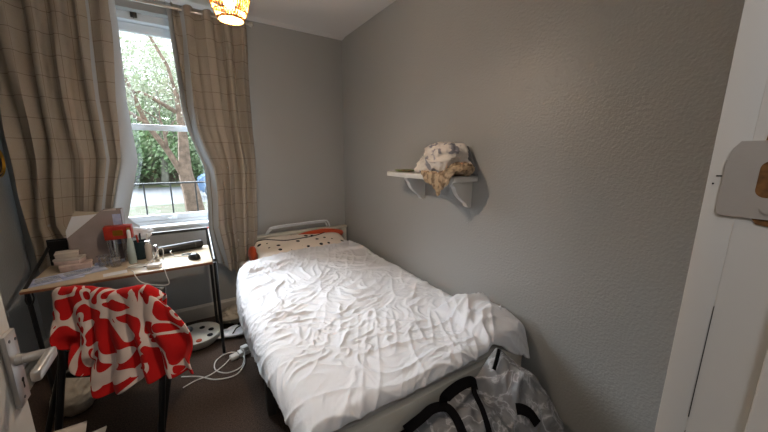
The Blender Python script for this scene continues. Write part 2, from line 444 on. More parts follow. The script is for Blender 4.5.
# strike plate with oblong hole
def plate():
    bm = bmesh.new()
    y0, y1, z0, z1 = .0285, .0868, 1.386, 1.466
    c = .008
    outer = [(y0, z0), (y1-.004, z0), (y1, z0+.004), (y1-.002, z1-c), (y1-c, z1-.001), (y0, z1)]
    g = G()
    # built from strips around the hole
    hy0, hy1, hz0, hz1 = .036, .062, 1.408, 1.446
    x = DX1-.0025
    g.prism([(y0, z0), (y1-.004, z0), (y1, z0+.004), (y1, hz0), (y0, hz0)], 'x', x, DX1)
    g.prism([(y0, hz1), (y1-.001, hz1), (y1-.003, z1-c), (y1-c, z1), (y0, z1)], 'x', x, DX1)
    g.box((x, y0, hz0), (DX1, hy0, hz1)); g.box((x, hy1, hz0), (DX1, y1, hz1))
    for k in range(4):
        a0, a1 = math.pi/2*k, math.pi/2*(k+1)
        cy, cz = (hy1, hz1) if k == 0 else (hy0, hz1) if k == 1 else (hy0, hz0) if k == 2 else (hy1, hz0)
        sy, sz = (-1, -1) if k == 0 else (1, -1) if k == 1 else (1, 1) if k == 2 else (-1, 1)
        rr = .008; pts = [(cy, cz)]
        for q in range(6):
            t = math.pi/2*q/5; pts.append((cy+sy*rr*(1-math.cos(t)), cz+sz*rr*(1-math.sin(t))))
        g.prism(pts, 'x', x, DX1)
    return g
jpart('strike_plate', plate(), M['steel'], 'worn steel strike plate')
g = G(); g.box((DX1-.0008, .035, 1.407), (DX1-.0002, .063, 1.447)); jpart('latch_hole', g, M['wood'], 'bare brown wood in the latch hole')
g = G(); g.tube([(DX1-.004, .0505, 1.397), (DX1-.0024, .0505, 1.397)], .0048, 16); jpart('screw', g, M['steel'])
# bare patch above and below plate where the paint has gone
g = G(); g.prism([(.0285, 1.4662), (.0625, 1.4662), (.0618, 1.474), (.0600, 1.478), (.0596, 1.56), (.0588, 1.56), (.0588, 1.478), (.0285, 1.479)], 'x', DX1-.0012, DX1+.0002); jpart('bare_patch', g, M['wood'])
g = G(); g.prism([(.0285, 1.3858), (.060, 1.3858), (.056, 1.380), (.0285, 1.377)], 'x', DX1-.0012, DX1+.0002); jpart('bare_patch', g, M['wood'])
for z0, z1 in ((1.13, 1.28), (1.05, 1.11)):
    g = G(); g.prism([(.0712, z0), (.0720, z0), (.0719, z1), (.0714, z1)], 'x', DX1-.0003, DX1+.0008); jpart('crack', g, M['dark'])
g = G(); g.box((DX1-.0004, .093, 1.419), (DX1+.0002, .0945, 1.4208)); g.box((DX1-.0003, .088, 1.428), (DX1+.0002, .0925, 1.4294)); jpart('chip', g, M['dark'])

# door leaf, opened back to the left
dr = bpy.data.objects.new('door_1', None); COL.objects.link(dr); dr.location = (-.38, .10, 0); dr['kind'] = 'structure'; dr['label'] = 'white open door with satin lever handle'; dr['category'] = 'door'
g = G(); g.box((-.40, .10, .008), (-.36, .960, 2.0), .002); lf = part('leaf', g, M['door'], dr)
g = G(); g.box((-.36, .905, .905), (-.350, .952, 1.075), .0025)
pl = part('back_plate', g, M['alu'], dr)
g = G(); g.tube([(-.3497, .944, z) for z in ()] or [(-.3505, .943, 1.052), (-.3492, .943, 1.052)], .0035, 12); g.tube([(-.3505, .918, 1.058), (-.3492, .918, 1.058)], .0035, 12)
g.tube([(-.3505, .925, .92), (-.3492, .925, .92)], .0035, 12); part('screw', g, M['greyp'], pl, base=abs_loc(dr))
g = G(); g.tube([(-.3505, .933, .958), (-.3493, .933, .958)], .005, 14); g.box((-.3502, .9305, .938), (-.3493, .9355, .956)); part('keyhole', g, M['dark'], pl, base=abs_loc(dr))
g = G(); g.tube([(-.350, .928, 1.008), (-.338, .928, 1.008)], .012, 18)
g.tube(bez([(-.34, .928, 1.008), (-.315, .93, 1.008), (-.300, .925, 1.008)], 6), .0105, 14)
g.box((-.306, .838, .993), (-.289, .939, 1.018), .006, 3); part('lever', g, M['alu'], dr)

# ------------------------------------------------------------------ outside
g = G(); g.box((-14, 3.4, -.35), (14, 11, -.02)); struct('ground_verge', g, M['grassm'], 'grassy verge outside the window', 'ground')
g = G(); g.box((-20, 11, -.4), (20, 17.5, -.1)); struct('ground_road', g, M['road'], 'pale road beyond the railing', 'road')
xs = np.linspace(-20, 20, 90); ys = np.linspace(17.5, 36, 44)
X, Y = np.meshgrid(xs, ys, indexing='ij'); Z = -.1+ss(17.5, 34, Y)*7+.35*pn(X*.8, Y*.8, 3)*ss(17.5, 19, Y)+.2*pn(X*2, Y*2, 4)*ss(17.5, 19, Y)
g = G(); g.grid(np.stack([X, Y, Z], -1)); struct('ground_bank', g, M['bank'], 'green and brown bank beyond the road', 'bank', smooth=True)
# railing
rl = thing('iron_railing', 'black iron railing outside the window', 'railing', (0, 5, -.02))
g = G(); g.tube([(-2.6, 5, 1.06), (2.6, 5, 1.06)], .012, 8); part('top_rail', g, M['iron'], rl)
g = G(); g.tube([(-2.6, 5, .25), (2.6, 5, .25)], .012, 8); part('bottom_rail', g, M['iron'], rl)
for k in range(18):
    x = -2.47+k*.285; g = G(); g.tube([(x, 5, -.01), (x, 5, 1.05)], .009, 8); part('bar', g, M['iron'], rl)
for sx in (-1, 1): g = G(); g.tube([(sx*2.6, 5, -.02), (sx*2.6, 5, 1.12)], .025, 10); part('post', g, M['iron'], rl)

def branchy(g, p, d, r, L, depth, rnd, tips):
    n = 4; pts = [p]; rr = [r]; q = Vector(p); dd = Vector(d)
    for i in range(n):
        dd = (dd+Vector((rnd.uniform(-1, 1), rnd.uniform(-1, 1), rnd.uniform(-.6, .8)))*.2).normalized()
        q = q+dd*L/n; pts.append(q.copy()); rr.append(r*(1-.42*(i+1)/n))
    g.tube(pts, rr, 8 if depth > 3 else 5 if depth > 1 else 3)
    if depth <= 2: tips += [Vector(x) for x in pts[1:]]
    if depth == 0: return
    for k in range(rnd.choice((2, 3, 3))):
        i = rnd.randint(2, n)
        nd = (dd+Vector((rnd.uniform(-1, 1), rnd.uniform(-1, 1), rnd.uniform(-.5, .7)))*.85).normalized()
        branchy(g, pts[i], nd, rr[i]*.68, L*rnd.uniform(.6, .85), depth-1, rnd, tips)
def leaves(g, tips, n, size, rnd, spread=.3):
    for k in range(n):
        c = rnd.choice(tips)+Vector((rnd.gauss(0, spread), rnd.gauss(0, spread), rnd.gauss(0, spread)))
        a = Vector((rnd.uniform(-1, 1), rnd.uniform(-1, 1), rnd.uniform(-1, 1))).normalized(); b = a.orthogonal().normalized(); cc = a.cross(b)
        s = size*rnd.uniform(.6, 1.3)
        g.bm.faces.new([g.bm.verts.new(c+b*s), g.bm.verts.new(c+cc*s*.55+a*s*.15), g.bm.verts.new(c-b*s), g.bm.verts.new(c-cc*s*.55+a*s*.15)])

# the near forked tree
rnd = random.Random(11)
tr = thing('forked_tree', 'brown forked tree trunk just behind the railing', 'tree', (.10, 9, -.02))
g = G(); tips = []
g.tube(bez([(.12, 9, -.1), (.07, 9, .5), (.0, 9, 1.0), (.03, 9, 1.9), (.0, 9, 2.7), (-.1, 9.1, 3.4)], 6), [max(.21-.0042*i-.004*max(0, i-9), .035) for i in range(31)], 10)
g.tube(bez([(.02, 9, .72), (-.30, 8.95, 1.5), (-.62, 8.9, 2.1), (-.85, 8.9, 2.9), (-1.2, 8.9, 3.9)], 6), [.075-.002*i for i in range(25)], 8)
for st, dr_, r, L, d in (((-.1, 9.1, 3.4), (-.5, 0, 1), .036, 1.3, 5), ((-1.2, 8.9, 3.9), (-.4, .1, 1), .06, 1.0, 4), ((-.62, 8.9, 2.1), (-.8, -.2, .6), .05, .8, 4), ((.03, 9, 1.9), (.6, -.1, .8), .05, .9, 4), ((-.3, 8.95, 1.5), (.1, -.3, .8), .04, .7, 4), ((.0, 9, 2.7), (.4, -.2, .6), .04, 1.0, 4), ((-.05, 9, 2.4), (-.7, -.2, .5), .05, .9, 4)):
    branchy(g, st, Vector(dr_).normalized(), r, L, d, rnd, tips)
part('trunk', g, M['bark'], tr)
g = G(); leaves(g, tips, 2600, .05, rnd, .18); part('foliage', g, M['leaf2'], tr, smooth=False)
# trees beyond the road
specs = [('tall bare tree beyond the road, left of the forked tree', -2.0, 19.0, 4, 1.9), ('tall twiggy tree beyond the road behind the fork', -.9, 18.2, 5, 2.2), ('slender bare tree beyond the road at the right of the view', .15, 20, 6, 2.0), ('bare tree far up the bank, highest of the trees', -2.2, 25, 7, 2.4), ('twiggy tree far up the bank on the right', -.3, 27, 8, 2.4)]
for lab, x, y, sd, L in specs:
    rnd = random.Random(sd*7); z = -.1+float(ss(17.5, 34, np.array(y)))*7-.1
    t = thing('bare_tree', lab, 'tree', (x, y, z)); g = G(); tips = []
    branchy(g, (x, y, z), Vector((rnd.uniform(-.15, .15), 0, 1)), .17, L*1.1, 6, rnd, tips)
    part('trunk', g, M['bark2'], t)
    g = G(); leaves(g, tips, 5200, .06, rnd, .3); part('foliage', g, M['leaf2'], t, smooth=False)
# ivy bushes on the bank
for i, (lab, x, y, z, s) in enumerate((('low dark ivy bush beyond the road at left', -3.4, 18.6, .9, 1.5), ('round ivy bush beyond the road behind the left pane', -1.9, 19.2, 1.6, 1.7), ('ivy bush beyond the road right of the trunk', .9, 19.6, 1.2, 1.6), ('spreading ivy bush halfway up the bank', -1.0, 22.6, 3.2, 2.2))):
    rnd = random.Random(i+40); g = G(); t = thing('ivy_bush', lab, 'bush', (x, y, z-s*.8))
    pts = [Vector((x, y, z))+Vector((rnd.gauss(0, 1), rnd.gauss(0, 1), rnd.gauss(0, .8)))*s*.42 for k in range(60)]
    leaves(g, pts, 4200, .10, rnd, .30*s/1.6); part('foliage', g, M['leaf'], t, smooth=False)
    g = G()
    for p in pts[:30]: g.tube([(x, y, z-s*.85), (Vector((x, y, z-s*.4))+p)/2, p], [.03, .02, .008], 4)
    part('stems', g, M['bark2'], t)
# parked car
cr = thing('parked_car', 'pale blue car parked on the road right of the trunk', 'car', (1.35, 12.6, -.1))
g = G(); sil = [(-.95, .28), (-1.0, .6), (-.9, .78), (-.35, .88), (.1, 1.32), (1.5, 1.38), (2.2, 1.0), (2.8, .85), (2.9, .5), (2.85, .28)]
g.prism([(a+1.3, b-.1) for a, b in sil], 'y', 11.8, 13.4); bmesh.ops.bevel(g.bm, geom=g.bm.edges[:], offset=.06, segments=2, affect='EDGES'); part('body', g, M['car'], cr)
g = G(); g.prism([(a+1.3, b-.1) for a, b in [(-.2, .92), (.18, 1.25), (1.45, 1.30), (2.0, .98)]], 'y', 11.785, 11.81); part('side_glass', g, M['cglass'], cr)
for wx in (.8, 3.5):
    for wy in (11.78, 13.2): g = G(); g.tube([(wx, wy, .22), (wx, wy+.2, .22)], .32, 20); part('wheel', g, M['tyre'], cr)

# ------------------------------------------------------------------ curtains
rod = thing('curtain_rod', 'satin metal curtain rod under the ceiling', 'curtain rod', (-.2, 2.9, 2.46))
g = G(); g.tube([(XL+.01, 2.9, 2.475), (.545, 2.9, 2.475)], .0095, 12); part('rod', g, M['rod'], rod)
g = G(); g.tube([(.545, 2.9, 2.475), (.553, 2.9, 2.475), (.560, 2.9, 2.475), (.575, 2.9, 2.475), (.585, 2.9, 2.475)], [.010, .014, .019, .019, .008], 14); part('finial', g, M['rod'], rod)
for bx in (.515,):
    g = G(); g.tube([(bx, 2.9, 2.475), (bx, 3.008, 2.475)], .007, 10); g.tube([(bx, 3.0, 2.475), (bx, 3.009, 2.475)], .02, 14); part('bracket', g, M['rod'], rod)

def interp(x, xp, fp): return np.interp(x, xp, fp)
def curtain(name, label, xl, xr, zt, zb, nf, width, amp, side, seed, lin_side):
    nu, nv = 190, 110
    u = np.linspace(0, 1, nu)[:, None]*np.ones((1, nv)); t = np.ones((nu, 1))*np.linspace(0, 1, nv)[None, :]
    zbot = zb(u); ztop = zt + .018*np.cos(2*np.pi*nf*u*1.0)*0 + .012*np.sin(2*np.pi*nf*u+1.2)
    Z = ztop+(zbot-ztop)*t
    ph = .9*pn(u*2.5, Z*1.1, seed)*(1-ss(2.2, 2.5, Z)); ampz = amp*(.75+.5*pn(u*3+5, Z*.9+3, seed+1)*(1-ss(2.2, 2.5, Z)))
    XLm, XRm = xl(Z), xr(Z)
    w = u + .010*np.sin(2*np.pi*nf*u*2+seed)*1.0
    w = (w-w[0])/(w[-1]-w[0])
    X = XLm+(XRm-XLm)*w
    Y = 2.9+ampz*np.sin(2*np.pi*(nf*u+ph*.55)) + .010*pn(u*11, Z*1.2, seed+2)
    Y = np.minimum(Y, 2.985)
    if side is not None: X, Y, Z = side(u, X, Y, Z, t)
    P = np.stack([X, Y, Z], -1)
    UV = np.stack([u*width, Z], -1)
    o = thing(name, label, 'curtain', (float((XLm.min()+XRm.max())/2), 2.9, 0.5))
    g = G(); g.grid(P, UV); part('panel', g, M['curtain'], o, smooth=True)
    # lining: a second cloth behind the panel, showing at its inner edge
    P2 = P.copy(); P2[..., 1] += .006
    ext = (u**10 if lin_side > 0 else (1-u)**10)
    lw = interp(Z, [.6, .8, 1.1, 1.4, 1.9, 2.4], [.05, .05, .06, .06, .045, .03]) if lin_side > 0 else .03
    P2[..., 0] += lin_side*lw*ext; P2[..., 1] += .012*ext
    P2[..., 1] = np.minimum(P2[..., 1], 2.995)
    g = G(); g.grid(P2[::2, ::2]); part('lining', g, M['blind'], o, smooth=True, label='plain white lining')
    return o, P
# left
def lxr(z): return interp(z, [.55, .78, .87, .97, 1.10, 1.4, 1.8, 2.3, 2.5], [-.46, -.37, -.36, -.45, -.42, -.345, -.345, -.315, -.31])
def lxl(z): return interp(z, [.55, 2.5], [-.905, -.90])
cu1, P1 = curtain('curtain', 'wide checked beige curtain left of the window, tucked behind the grey file', lxl, lxr, 2.505, lambda u: .60+.02*np.sin(9*u), 5, 1.25, .042, None, 3, 1)
def rxl(z): return interp(z, [.42, .53, .84, 1.075, 1.335, 1.635, 1.79, 2.3, 2.52], [.20, .19, .146, .16, .163, .075, .055, .035, .03])
def rxr(z): return interp(z, [.42, .49, .80, 1.3, 2.5], [.43, .46, .50, .515, .53])
cu2, P2 = curtain('curtain', 'narrower checked beige curtain on the right, its crumpled end hanging beside the headboard', rxl, rxr, 2.505, lambda u: .50-.10*np.sin(np.pi*np.clip(u*1.1, 0, 1))**1+.06*u, 4, .85, .045, None, 8, -1)
# eyelets
for o, xs_ in ((cu1, [-.84+.085*k for k in range(7)]), (cu2, [.075+.075*k for k in range(6)])):
    for x in xs_:
        g = G(); rg = [(x+.004*math.sin(a), 2.9+.021*math.cos(a), 2.475+.021*math.sin(a)) for a in [2*math.pi*k/18 for k in range(18)]]
        g.tube(rg, .0045, 8, closed=True); part('eyelet', g, M['rod'], o)

# wall disc at the far left
dk = thing('round_wall_hanging', 'dark round hanging with gold rings at the left edge, on the left wall', 'wall hanging', (XL, 2.80, 1.30))
g = G(); g.tube([(XL+.002, 2.79, 1.40), (XL+.03, 2.79, 1.40)], .10, 32); part('disc', g, M['disc'], dk)
for r_ in (.075, .095): g = G(); g.tube([(XL+.034, 2.79+r_*math.cos(a), 1.40+r_*math.sin(a)) for a in [2*math.pi*k/36 for k in range(36)]], .004, 8, closed=True); part('ring', g, M['gold'], dk)

# ------------------------------------------------------------------ bed
BX0, BX1, BY0, BY1 = .30, 1.40, .82, 2.99
bed = thing('bed', 'cream painted bed along the grey wall under a white duvet', 'bed', (.85, 1.9, 0))
g = G(); g.box((BX0, 2.955, .05), (BX1, 2.99, .69), .003); hb = part('headboard', g, M['cream'], bed)
g = G(); g.box((BX0-.005, 2.925, .685), (BX1+.005, 2.995, .705), .004); part('ledge', g, M['cream'], hb, base=abs_loc(bed))
for x in (BX0+.03, BX1-.03): g = G(); g.box((x-.03, 2.935, 0), (x+.03, 2.995, .69), .004); part('leg', g, M['cream'], bed)
g = G(); g.box((BX0+.03, BY0, .385), (BX1-.02, BY0+.03, .495), .004); part('footboard', g, M['cream'], bed)
for x in (BX0+.05, BX1-.04): g = G(); g.box((x-.03, BY0+.002, 0), (x+.03, BY0+.06, .47), .004); part('leg', g, M['cream'], bed)
for x in (BX0+.02, BX1-.03): g = G(); g.box((x-.012, BY0+.06, .25), (x+.012, 2.955, .38), .003); part('side_rail', g, M['greyp'], bed, label='dark grey side rail')
for y in (1.62,):
    g = G(); g.box((BX0-.045, y-.03, 0), (BX0+.0, y+.03, .40), .003); part('leg', g, M['greyp'], bed, label='dark grey middle leg')
g = G()
for k in range(12): y = 1.0+k*.165; g.box((BX0+.03, y, .36), (BX1-.045, y+.07, .38))
part('slats', g, M['wood'], bed)
rt = thing('bed_rail', 'bent white metal tube rail leaning above the headboard', 'rail', (.9, 2.94, .706))
for k, (dy, dz) in enumerate(((0, 0), (.022, -.02))):
    g = G(); y = 2.94+dy
    g.tube(bez([(.575+k*.02, y, .712), (.60+k*.02, y, .75+dz*.5), (.65+k*.01, y, .775+dz), (.90, y, .782+dz), (1.14-k*.01, y, .782+dz), (1.19-k*.02, y, .765+dz*.5), (1.21-k*.02, y, .712)], 8), .008, 10)
    part('tube', g, M['chrome'] if 0 else M['pvc'], rt)
g = G(); g.box((BX0+.015, BY0+.035, .38), (BX1-.01, 2.93, .505), .04, 4); solo('mattress', g, M['mattress'], 'white mattress under the duvet', 'mattress')

# pillow with black dots, propped against the headboard
pl_ = thing('pillow', 'cream pillow with black dots and dark piping against the headboard', 'pillow', (.86, 2.80, .51))
def pillow_pts(u, v, sgn, th=.075):
    a, b = 2*u-1, 2*v-1
    x = .44*a*(1-.06*(1-abs(b))**1); y = .21*b*(1-.08*(1-abs(a)))
    h = th*(np.clip(1-a**4, 0, 1)**.5)*(np.clip(1-b**4, 0, 1)**.5)+.008*pn(u*5+2, v*3, 5)
    return x, y, sgn*h
tilt = R(13); C0 = Vector((.875, 2.775, .59))
def ptrans(x, y, z):
    return np.stack([x+C0.x, y*math.cos(tilt)-z*math.sin(tilt)+C0.y, y*math.sin(tilt)+z*math.cos(tilt)+C0.z], -1)
u, v = np.meshgrid(np.linspace(0, 1, 60), np.linspace(0, 1, 34), indexing='ij')
g = G()
for sgn in (1, -1):
    x, y, z = pillow_pts(u, v, sgn); g.grid(ptrans(x, y, z), np.stack([x+1, y+1+.3*sgn], -1))
bmesh.ops.remove_doubles(g.bm, verts=g.bm.verts, dist=.0012)
part('cover', g, M['dots'], pl_, smooth=True)
uu = np.linspace(.01, .99, 60); vv = .985-.52*np.sin(np.pi*uu)**.9*(1-.35*uu); x, y, z = pillow_pts(uu, vv, 1); Pp = ptrans(x, y, z+.003)
g = G(); g.tube([Vector(p) for p in Pp], .0045, 8); part('piping', g, M['piping'], pl_)

# orange blanket between pillow and headboard
g = heap((1.05, 2.885, .635), (.56, .08, .15), 3, amp=.12, freq=1.2, sub=4); solo('folded_blanket', g, M['orange'], 'orange blanket showing between the dotted pillow and headboard', 'blanket', smooth=True)
g = heap((.435, 2.86, .56), (.08, .12, .16), 9, amp=.12, freq=1.2, sub=4); solo('cushion', g, M['orange'], 'small orange cushion left of the dotted pillow by the curtain', 'cushion', smooth=True)

# duvet -------------------------------------------------------------
def duvet():
    ns, nt_ = 250, 330
    s = np.linspace(0, 1, ns)[:, None]*np.ones((1, nt_)); t = np.ones((ns, 1))*np.linspace(0, 1, nt_)[None, :]
    # lengthways: arc length from the head (t=0) to the foot
    YC, r = .875, .05
    YH = 2.78-.20*ss(.1, .85, s)
    head = 0
    foot_extra = .065+.14*ss(.25, .0, s)          # hangs further at the wall corner
    Lt = (YH-YC)+foot_extra
    d = t*Lt; over = np.clip(d-(YH-YC), 0, None)
    Yb = YH-np.minimum(d, YH-YC)
    th = np.minimum(over/r, np.pi/2*.82)
    straight = np.clip(over-r*np.pi/2*.82, 0, None)
    Y = Yb-r*np.sin(th)-straight*np.cos(np.pi/2*.82); dzf = r*(1-np.cos(th))+straight*np.sin(np.pi/2*.82)
    # across
    Xg0 = interp(Yb, [.8, 2.0, 2.4, 2.6, 2.78], [1.405, 1.405, 1.37, 1.32, 1.26])
    XC = interp(Yb, [.80, 1.0, 1.4, 2.0, 2.3, 2.5, 2.66], [.33, .315, .305, .30, .315, .36, .44])
    hem = interp(Yb, [.80, 1.0, 1.13, 1.46, 1.75, 2.05, 2.4, 2.66], [.50, .48, .46, .40, .36, .34, .32, .32])
    ztop = .565+.01*np.sin(Yb*3)
    rx = .095
    sideL = rx*np.pi/2+np.clip(ztop-rx-hem, 0, None); W = Xg0-XC
    dd = s*(W+sideL); ov = np.clip(dd-W, 0, None)
    X = Xg0-np.minimum(dd, W); tx = np.minimum(ov/rx, np.pi/2); st = np.clip(ov-rx*np.pi/2, 0, None)
    X = X-rx*np.sin(tx); dzx = rx*(1-np.cos(tx))+st
    sag = .025*ss(.95, .75, np.abs(X-.86)/.55)*0
    Z = ztop-dzx-dzf*np.clip(1-dzx*2, 0, 1)
    Z = Z+.03*ss(2.30, 2.60, Yb)*1.0               # rides up on the pillow
    # bunched corner at the foot by the wall
    lump = np.exp(-(((X-1.30)/.13)**2+((d-(YH-1.02))/.20)**2)); Z = Z+.065*lump*(.8+.5*ridge(X*7, d*6, 91, 1.2))
    fo = ss(1.12, 1.155, X+.05*pn(d*6, X*3, 95))*ss(YH-1.26, YH-1.20, d+.05*pn(X*7, d*2, 96)); Z = Z+.035*fo*(.7+.6*ridge(X*6+d*3, d*5, 97, 1.3))
    # far right a little hollow by the wall
    Z = Z-.02*ss(1.36, 1.40, X)
    # broad puffs
    Z = Z+.010*pn(X*3.1+4, Yb*2.6, 2)
    # wrinkles
    su, tv = dd, d
    w1 = pn(su*2.3+3, tv*2.1+9, 21)*.55; w2 = pn(su*2.7+13, tv*2.2+2, 22)*.55
    a, b = su+w1*.35, tv+w2*.35
    crumple = ss(.15, .60, s)*ss(1.95, 1.1, tv+.0)*ss(.0, .22, tv)          # strongest at the left of the head end
    crumple = .30+.70*crumple
    q1 = pn(su*4.1+7, tv*4.3+3, 61)*.11; q2 = pn(su*4.4+17, tv*4.0+8, 62)*.11
    a = a+q1; b = b+q2
    fine = ridge(a*7, b*10, 31, 2.6)*.018*(.4+.6*ss(-.3, .4, pn(su*3, tv*3, 71)))+ridge(a*15+3, b*19, 32, 2.4)*.009*ss(-.35, .3, pn(su*3.4+3, tv*3.2+1, 72))+ridge(a*30+1, b*34, 33, 2)*.002
    # long creases across the bed lower down
    ax, bx = su*.85-tv*.5, su*.5+tv*.85
    ax = ax+w1*.15; bx = bx+w2*.18
    longc = ridge(ax*2.2, bx*9, 41, 3.0)*.013+ridge(ax*4.2+2, bx*22, 42, 2.6)*.0055*ss(-.3, .3, pn(su*2.4, tv*2.2, 73))
    ax2, bx2 = su*.6+tv*.8, su*.8-tv*.6
    longc2 = ridge(ax2*2.0+5, bx2*9+1, 43, 3.2)*.009
    smooth_head = ss(.0, .28, tv+.22*s)                               # the turned-back top part is smoother
    h = fine*crumple+(longc+longc2)*(1-.6*(crumple-.3)); h = h*(.30+.70*smooth_head)
    # a soft fold edge where the turned-back part ends
    fe = tv-(.16+.16*(1-s)+.02*np.sin(s*9)); h = h+.016*(1-ss(-.012, .012, fe))*ss(.0, .05, tv)
    P = np.stack([X, Y, Z], -1)
    Gu = np.gradient(P, axis=0); Gv = np.gradient(P, axis=1); n = np.cross(Gv, Gu); n /= np.linalg.norm(n, axis=-1, keepdims=True)+1e-9
    if n[ns//2, nt_//2, 2] < 0: n = -n
    edge = np.minimum(1, s*40)*(1-.45*ss(.74, .92, s))*(.9+.1*ss(1.75, 1.0, d)+.25*ss(.4, .0, s))
    P = P+n*(h*.85-.008)[..., None]*edge[..., None]
    P[..., 0] = np.minimum(P[..., 0], 1.418)
    # wavy hem
    return P
Pd = duvet()
g = G(); g.grid(Pd); dv = thing('duvet', 'rumpled white duvet spread over the bed', 'duvet', (.85, 1.8, .5))
part('cover', g, M['whitesheet'], dv, smooth=True, solid=.014)

# ------------------------------------------------------------------ desk
desk = thing('desk', 'narrow folding desk with pale top and black tube frame under the window', 'desk', (-.35, 2.5, 0))
DZ = .742
g = G(); g.box((-.79, 2.27, DZ-.018), (.092, 2.725, DZ), .002); tp = part('desktop', g, M['desk'], desk)
g = G(); g.box((-.79, 2.2665, DZ-.0175), (.092, 2.2705, DZ-.005)); part('edge_band', g, M['deskedge'], tp, base=abs_loc(desk))
def leg(pts, n='leg', r=.011): g = G(); g.tube(pts, r, 10); part(n, g, M['black'], desk)
for x in (-.765, .095):
    dx = .012 if x > 0 else -.012
    leg([(x+dx, 2.36, 0), (x+dx, 2.31, DZ-.02)]); leg([(x+dx*.2, 2.78, 0), (x+dx*.2, 2.735, .88)])
    leg(bez([(x+dx, 2.735, .87), (x+dx, 2.55, .815), (x+dx, 2.30, DZ)], 4), 'side_rail', .009)
    pass
leg([(-.77, 2.74, .872), (.10, 2.74, .872)], 'rear_rail', .012)
g = G(); g.tube([(.098, 2.735, .872), (.112, 2.735, .872)], .013, 12); part('end_cap', g, M['red'], desk, label='red end cap')

Z0 = DZ+.001
# grey slanted magazine file with papers
mf = thing('magazine_file', 'big grey slant-topped magazine file stuffed with papers on the desk', 'magazine file', (-.5, 2.65, Z0))
def filebody(x0, x1, y0, y1, ztl, ztr):
    g = G(); t = .004
    for y in (y0, y1-t): g.prism([(x0, Z0), (x1, Z0), (x1, ztr), (x1-.10, ztr), (x0, ztl)], 'y', y, y+t)
    g.box((x0, y0, Z0), (x1, y1, Z0+t)); g.box((x1-t, y0, Z0), (x1, y1, ztr)); g.box((x0, y0, Z0), (x0+t, y1, ztl)); return g
part('body', filebody(-.66, -.385, 2.60, 2.70, .93, 1.085), M['greycard'], mf)
for k, (x0, x1, zl, zr, y, mm) in enumerate(((-.665, -.40, .97, 1.07, 2.625, 'paper'), (-.655, -.41, 1.00, 1.06, 2.65, 'crumple'), (-.67, -.42, .96, 1.09, 2.675, 'cardb'))):
    g = G(); g.prism([(x0, Z0+.01), (x1, Z0+.01), (x1, zr), (x0+.04, zl+.09), (x0, zl)], 'y', y, y+.003); part('paper_sheet', g, M[mm], mf)
g = G(); g.box((-.43, 2.597, .86), (-.388, 2.6, 1.06)); part('label_strip', g, M['paperb'], mf)
# black picture frame leaning at the back left
g = G(); g.box((-.78, 2.70, Z0), (-.66, 2.715, Z0+.17), .004); g.box((-.775, 2.695, Z0+.01), (-.665, 2.701, Z0+.16)); solo('speaker_box', g, M['blackp'], 'plain black upright box at the back left of the desk behind the small boxes', 'box')
g = G(); g.box((-.70, 2.705, .99), (-.56, 2.72, 1.0), .002); 
g.bm.free()
# three small pale boxes in a stack
for k, (lab, x, y, w, d, h, rz, mm) in enumerate((('flat pale grey card box, bottom of the small stack on the desk', -.63, 2.56, .14, .09, .04, .1, 'pinkbox'), ('cream card box in the middle of the small stack on the desk', -.655, 2.57, .12, .085, .038, -.2, 'pinkbox'), ('round-cornered pale box on top of the small desk stack', -.665, 2.575, .10, .075, .034, .15, 'cardb'))):
    z = Z0+[0, .041, .080][k]; r0 = thing('small_box', lab, 'box', (x, y, z), rz, 'small boxes stacked on the desk')
    g = G(); g.box((-w/2, -d/2, 0), (w/2, d/2, h*.7), .004); part('base', g, M[mm], r0, local=True)
    g = G(); g.box((-w/2-.003, -d/2-.003, h*.55), (w/2+.003, d/2+.003, h), .006); part('lid', g, M['cardb' if k else 'pinkbox'], r0, local=True)
# papers
for lab, x, y, w, d, rz, dz in (('bluish printed sheet at the left front corner of the desk', -.68, 2.405, .22, .15, .25, 0), ('bluish printed sheet lying below the small boxes', -.58, 2.455, .20, .14, .42, .0025)):
    r0 = thing('printed_sheet', lab, 'paper', (x, y, Z0+dz), rz, 'printed papers on the desk')
    g = G(); g.box((-w/2, -d/2, 0), (w/2, d/2, .002)); part('sheet', g, M['paperb'], r0, local=True)
    g = G()
    for q in range(4): g.box((-w*.4, d*(.25-.16*q), .002), (w*(.3-.06*q), d*(.25-.16*q)+.006, .0024))
    part('print', g, M['greyp'], r0, local=True)
g = G(); g.box((-.55, 2.56, Z0), (-.40, 2.595, Z0+.014), .003, rz=.12); solo('notebook', g, M['paperb'], 'thin blue-white notebook lying in front of the grey file', 'notebook')
g = G(); g.box((-.47, 2.30, Z0), (-.36, 2.36, Z0+.002), rz=.2); solo('note_paper', g, M['paper'], 'small pale slip of paper at the front edge of the desk', 'paper')
g = G(); g.box((-.37, 2.37, Z0), (-.24, 2.43, Z0+.002), rz=-.25); solo('note_paper', g, M['cardb'], 'cream slip of paper under the white cables on the desk', 'paper')
# red box held up on a stack of glasses
g = G(); g.box((-.475, 2.53, .905), (-.335, 2.60, .99), .004); rb = thing('red_box', 'open red card box on top of the drinking glasses', 'box', (-.405, 2.565, .905))
part('body', g, M['red'], rb)
g = G(); g.box((-.43, 2.527, .93), (-.38, 2.5305, .965)); g.box((-.36, 2.527, .92), (-.345, 2.5305, .975)); part('printed_panel', g, M['gold'], rb)
def tumbler(x, y, h, lab):
    r0 = thing('drinking_glass', lab, 'glass', (x, y, Z0), 0, 'drinking glasses on the desk')
    g = G(); g.lathe([(.001, .002), (.026, .002), (.033, h), (.031, h), (.0245, .008), (.001, .008)], n=24); part('bowl', g, M['glassware'], r0, local=True, smooth='auto')
    g = G(); g.lathe([(.0325, h-.004), (.0342, h-.002), (.0325, h), (.031, h-.002), (.0325, h-.004)], n=24); part('rim', g, M['glassware'], r0, local=True)
tumbler(-.445, 2.565, .160, 'taller drinking glass left under the red box')
tumbler(-.375, 2.575, .160, 'taller drinking glass right under the red box')
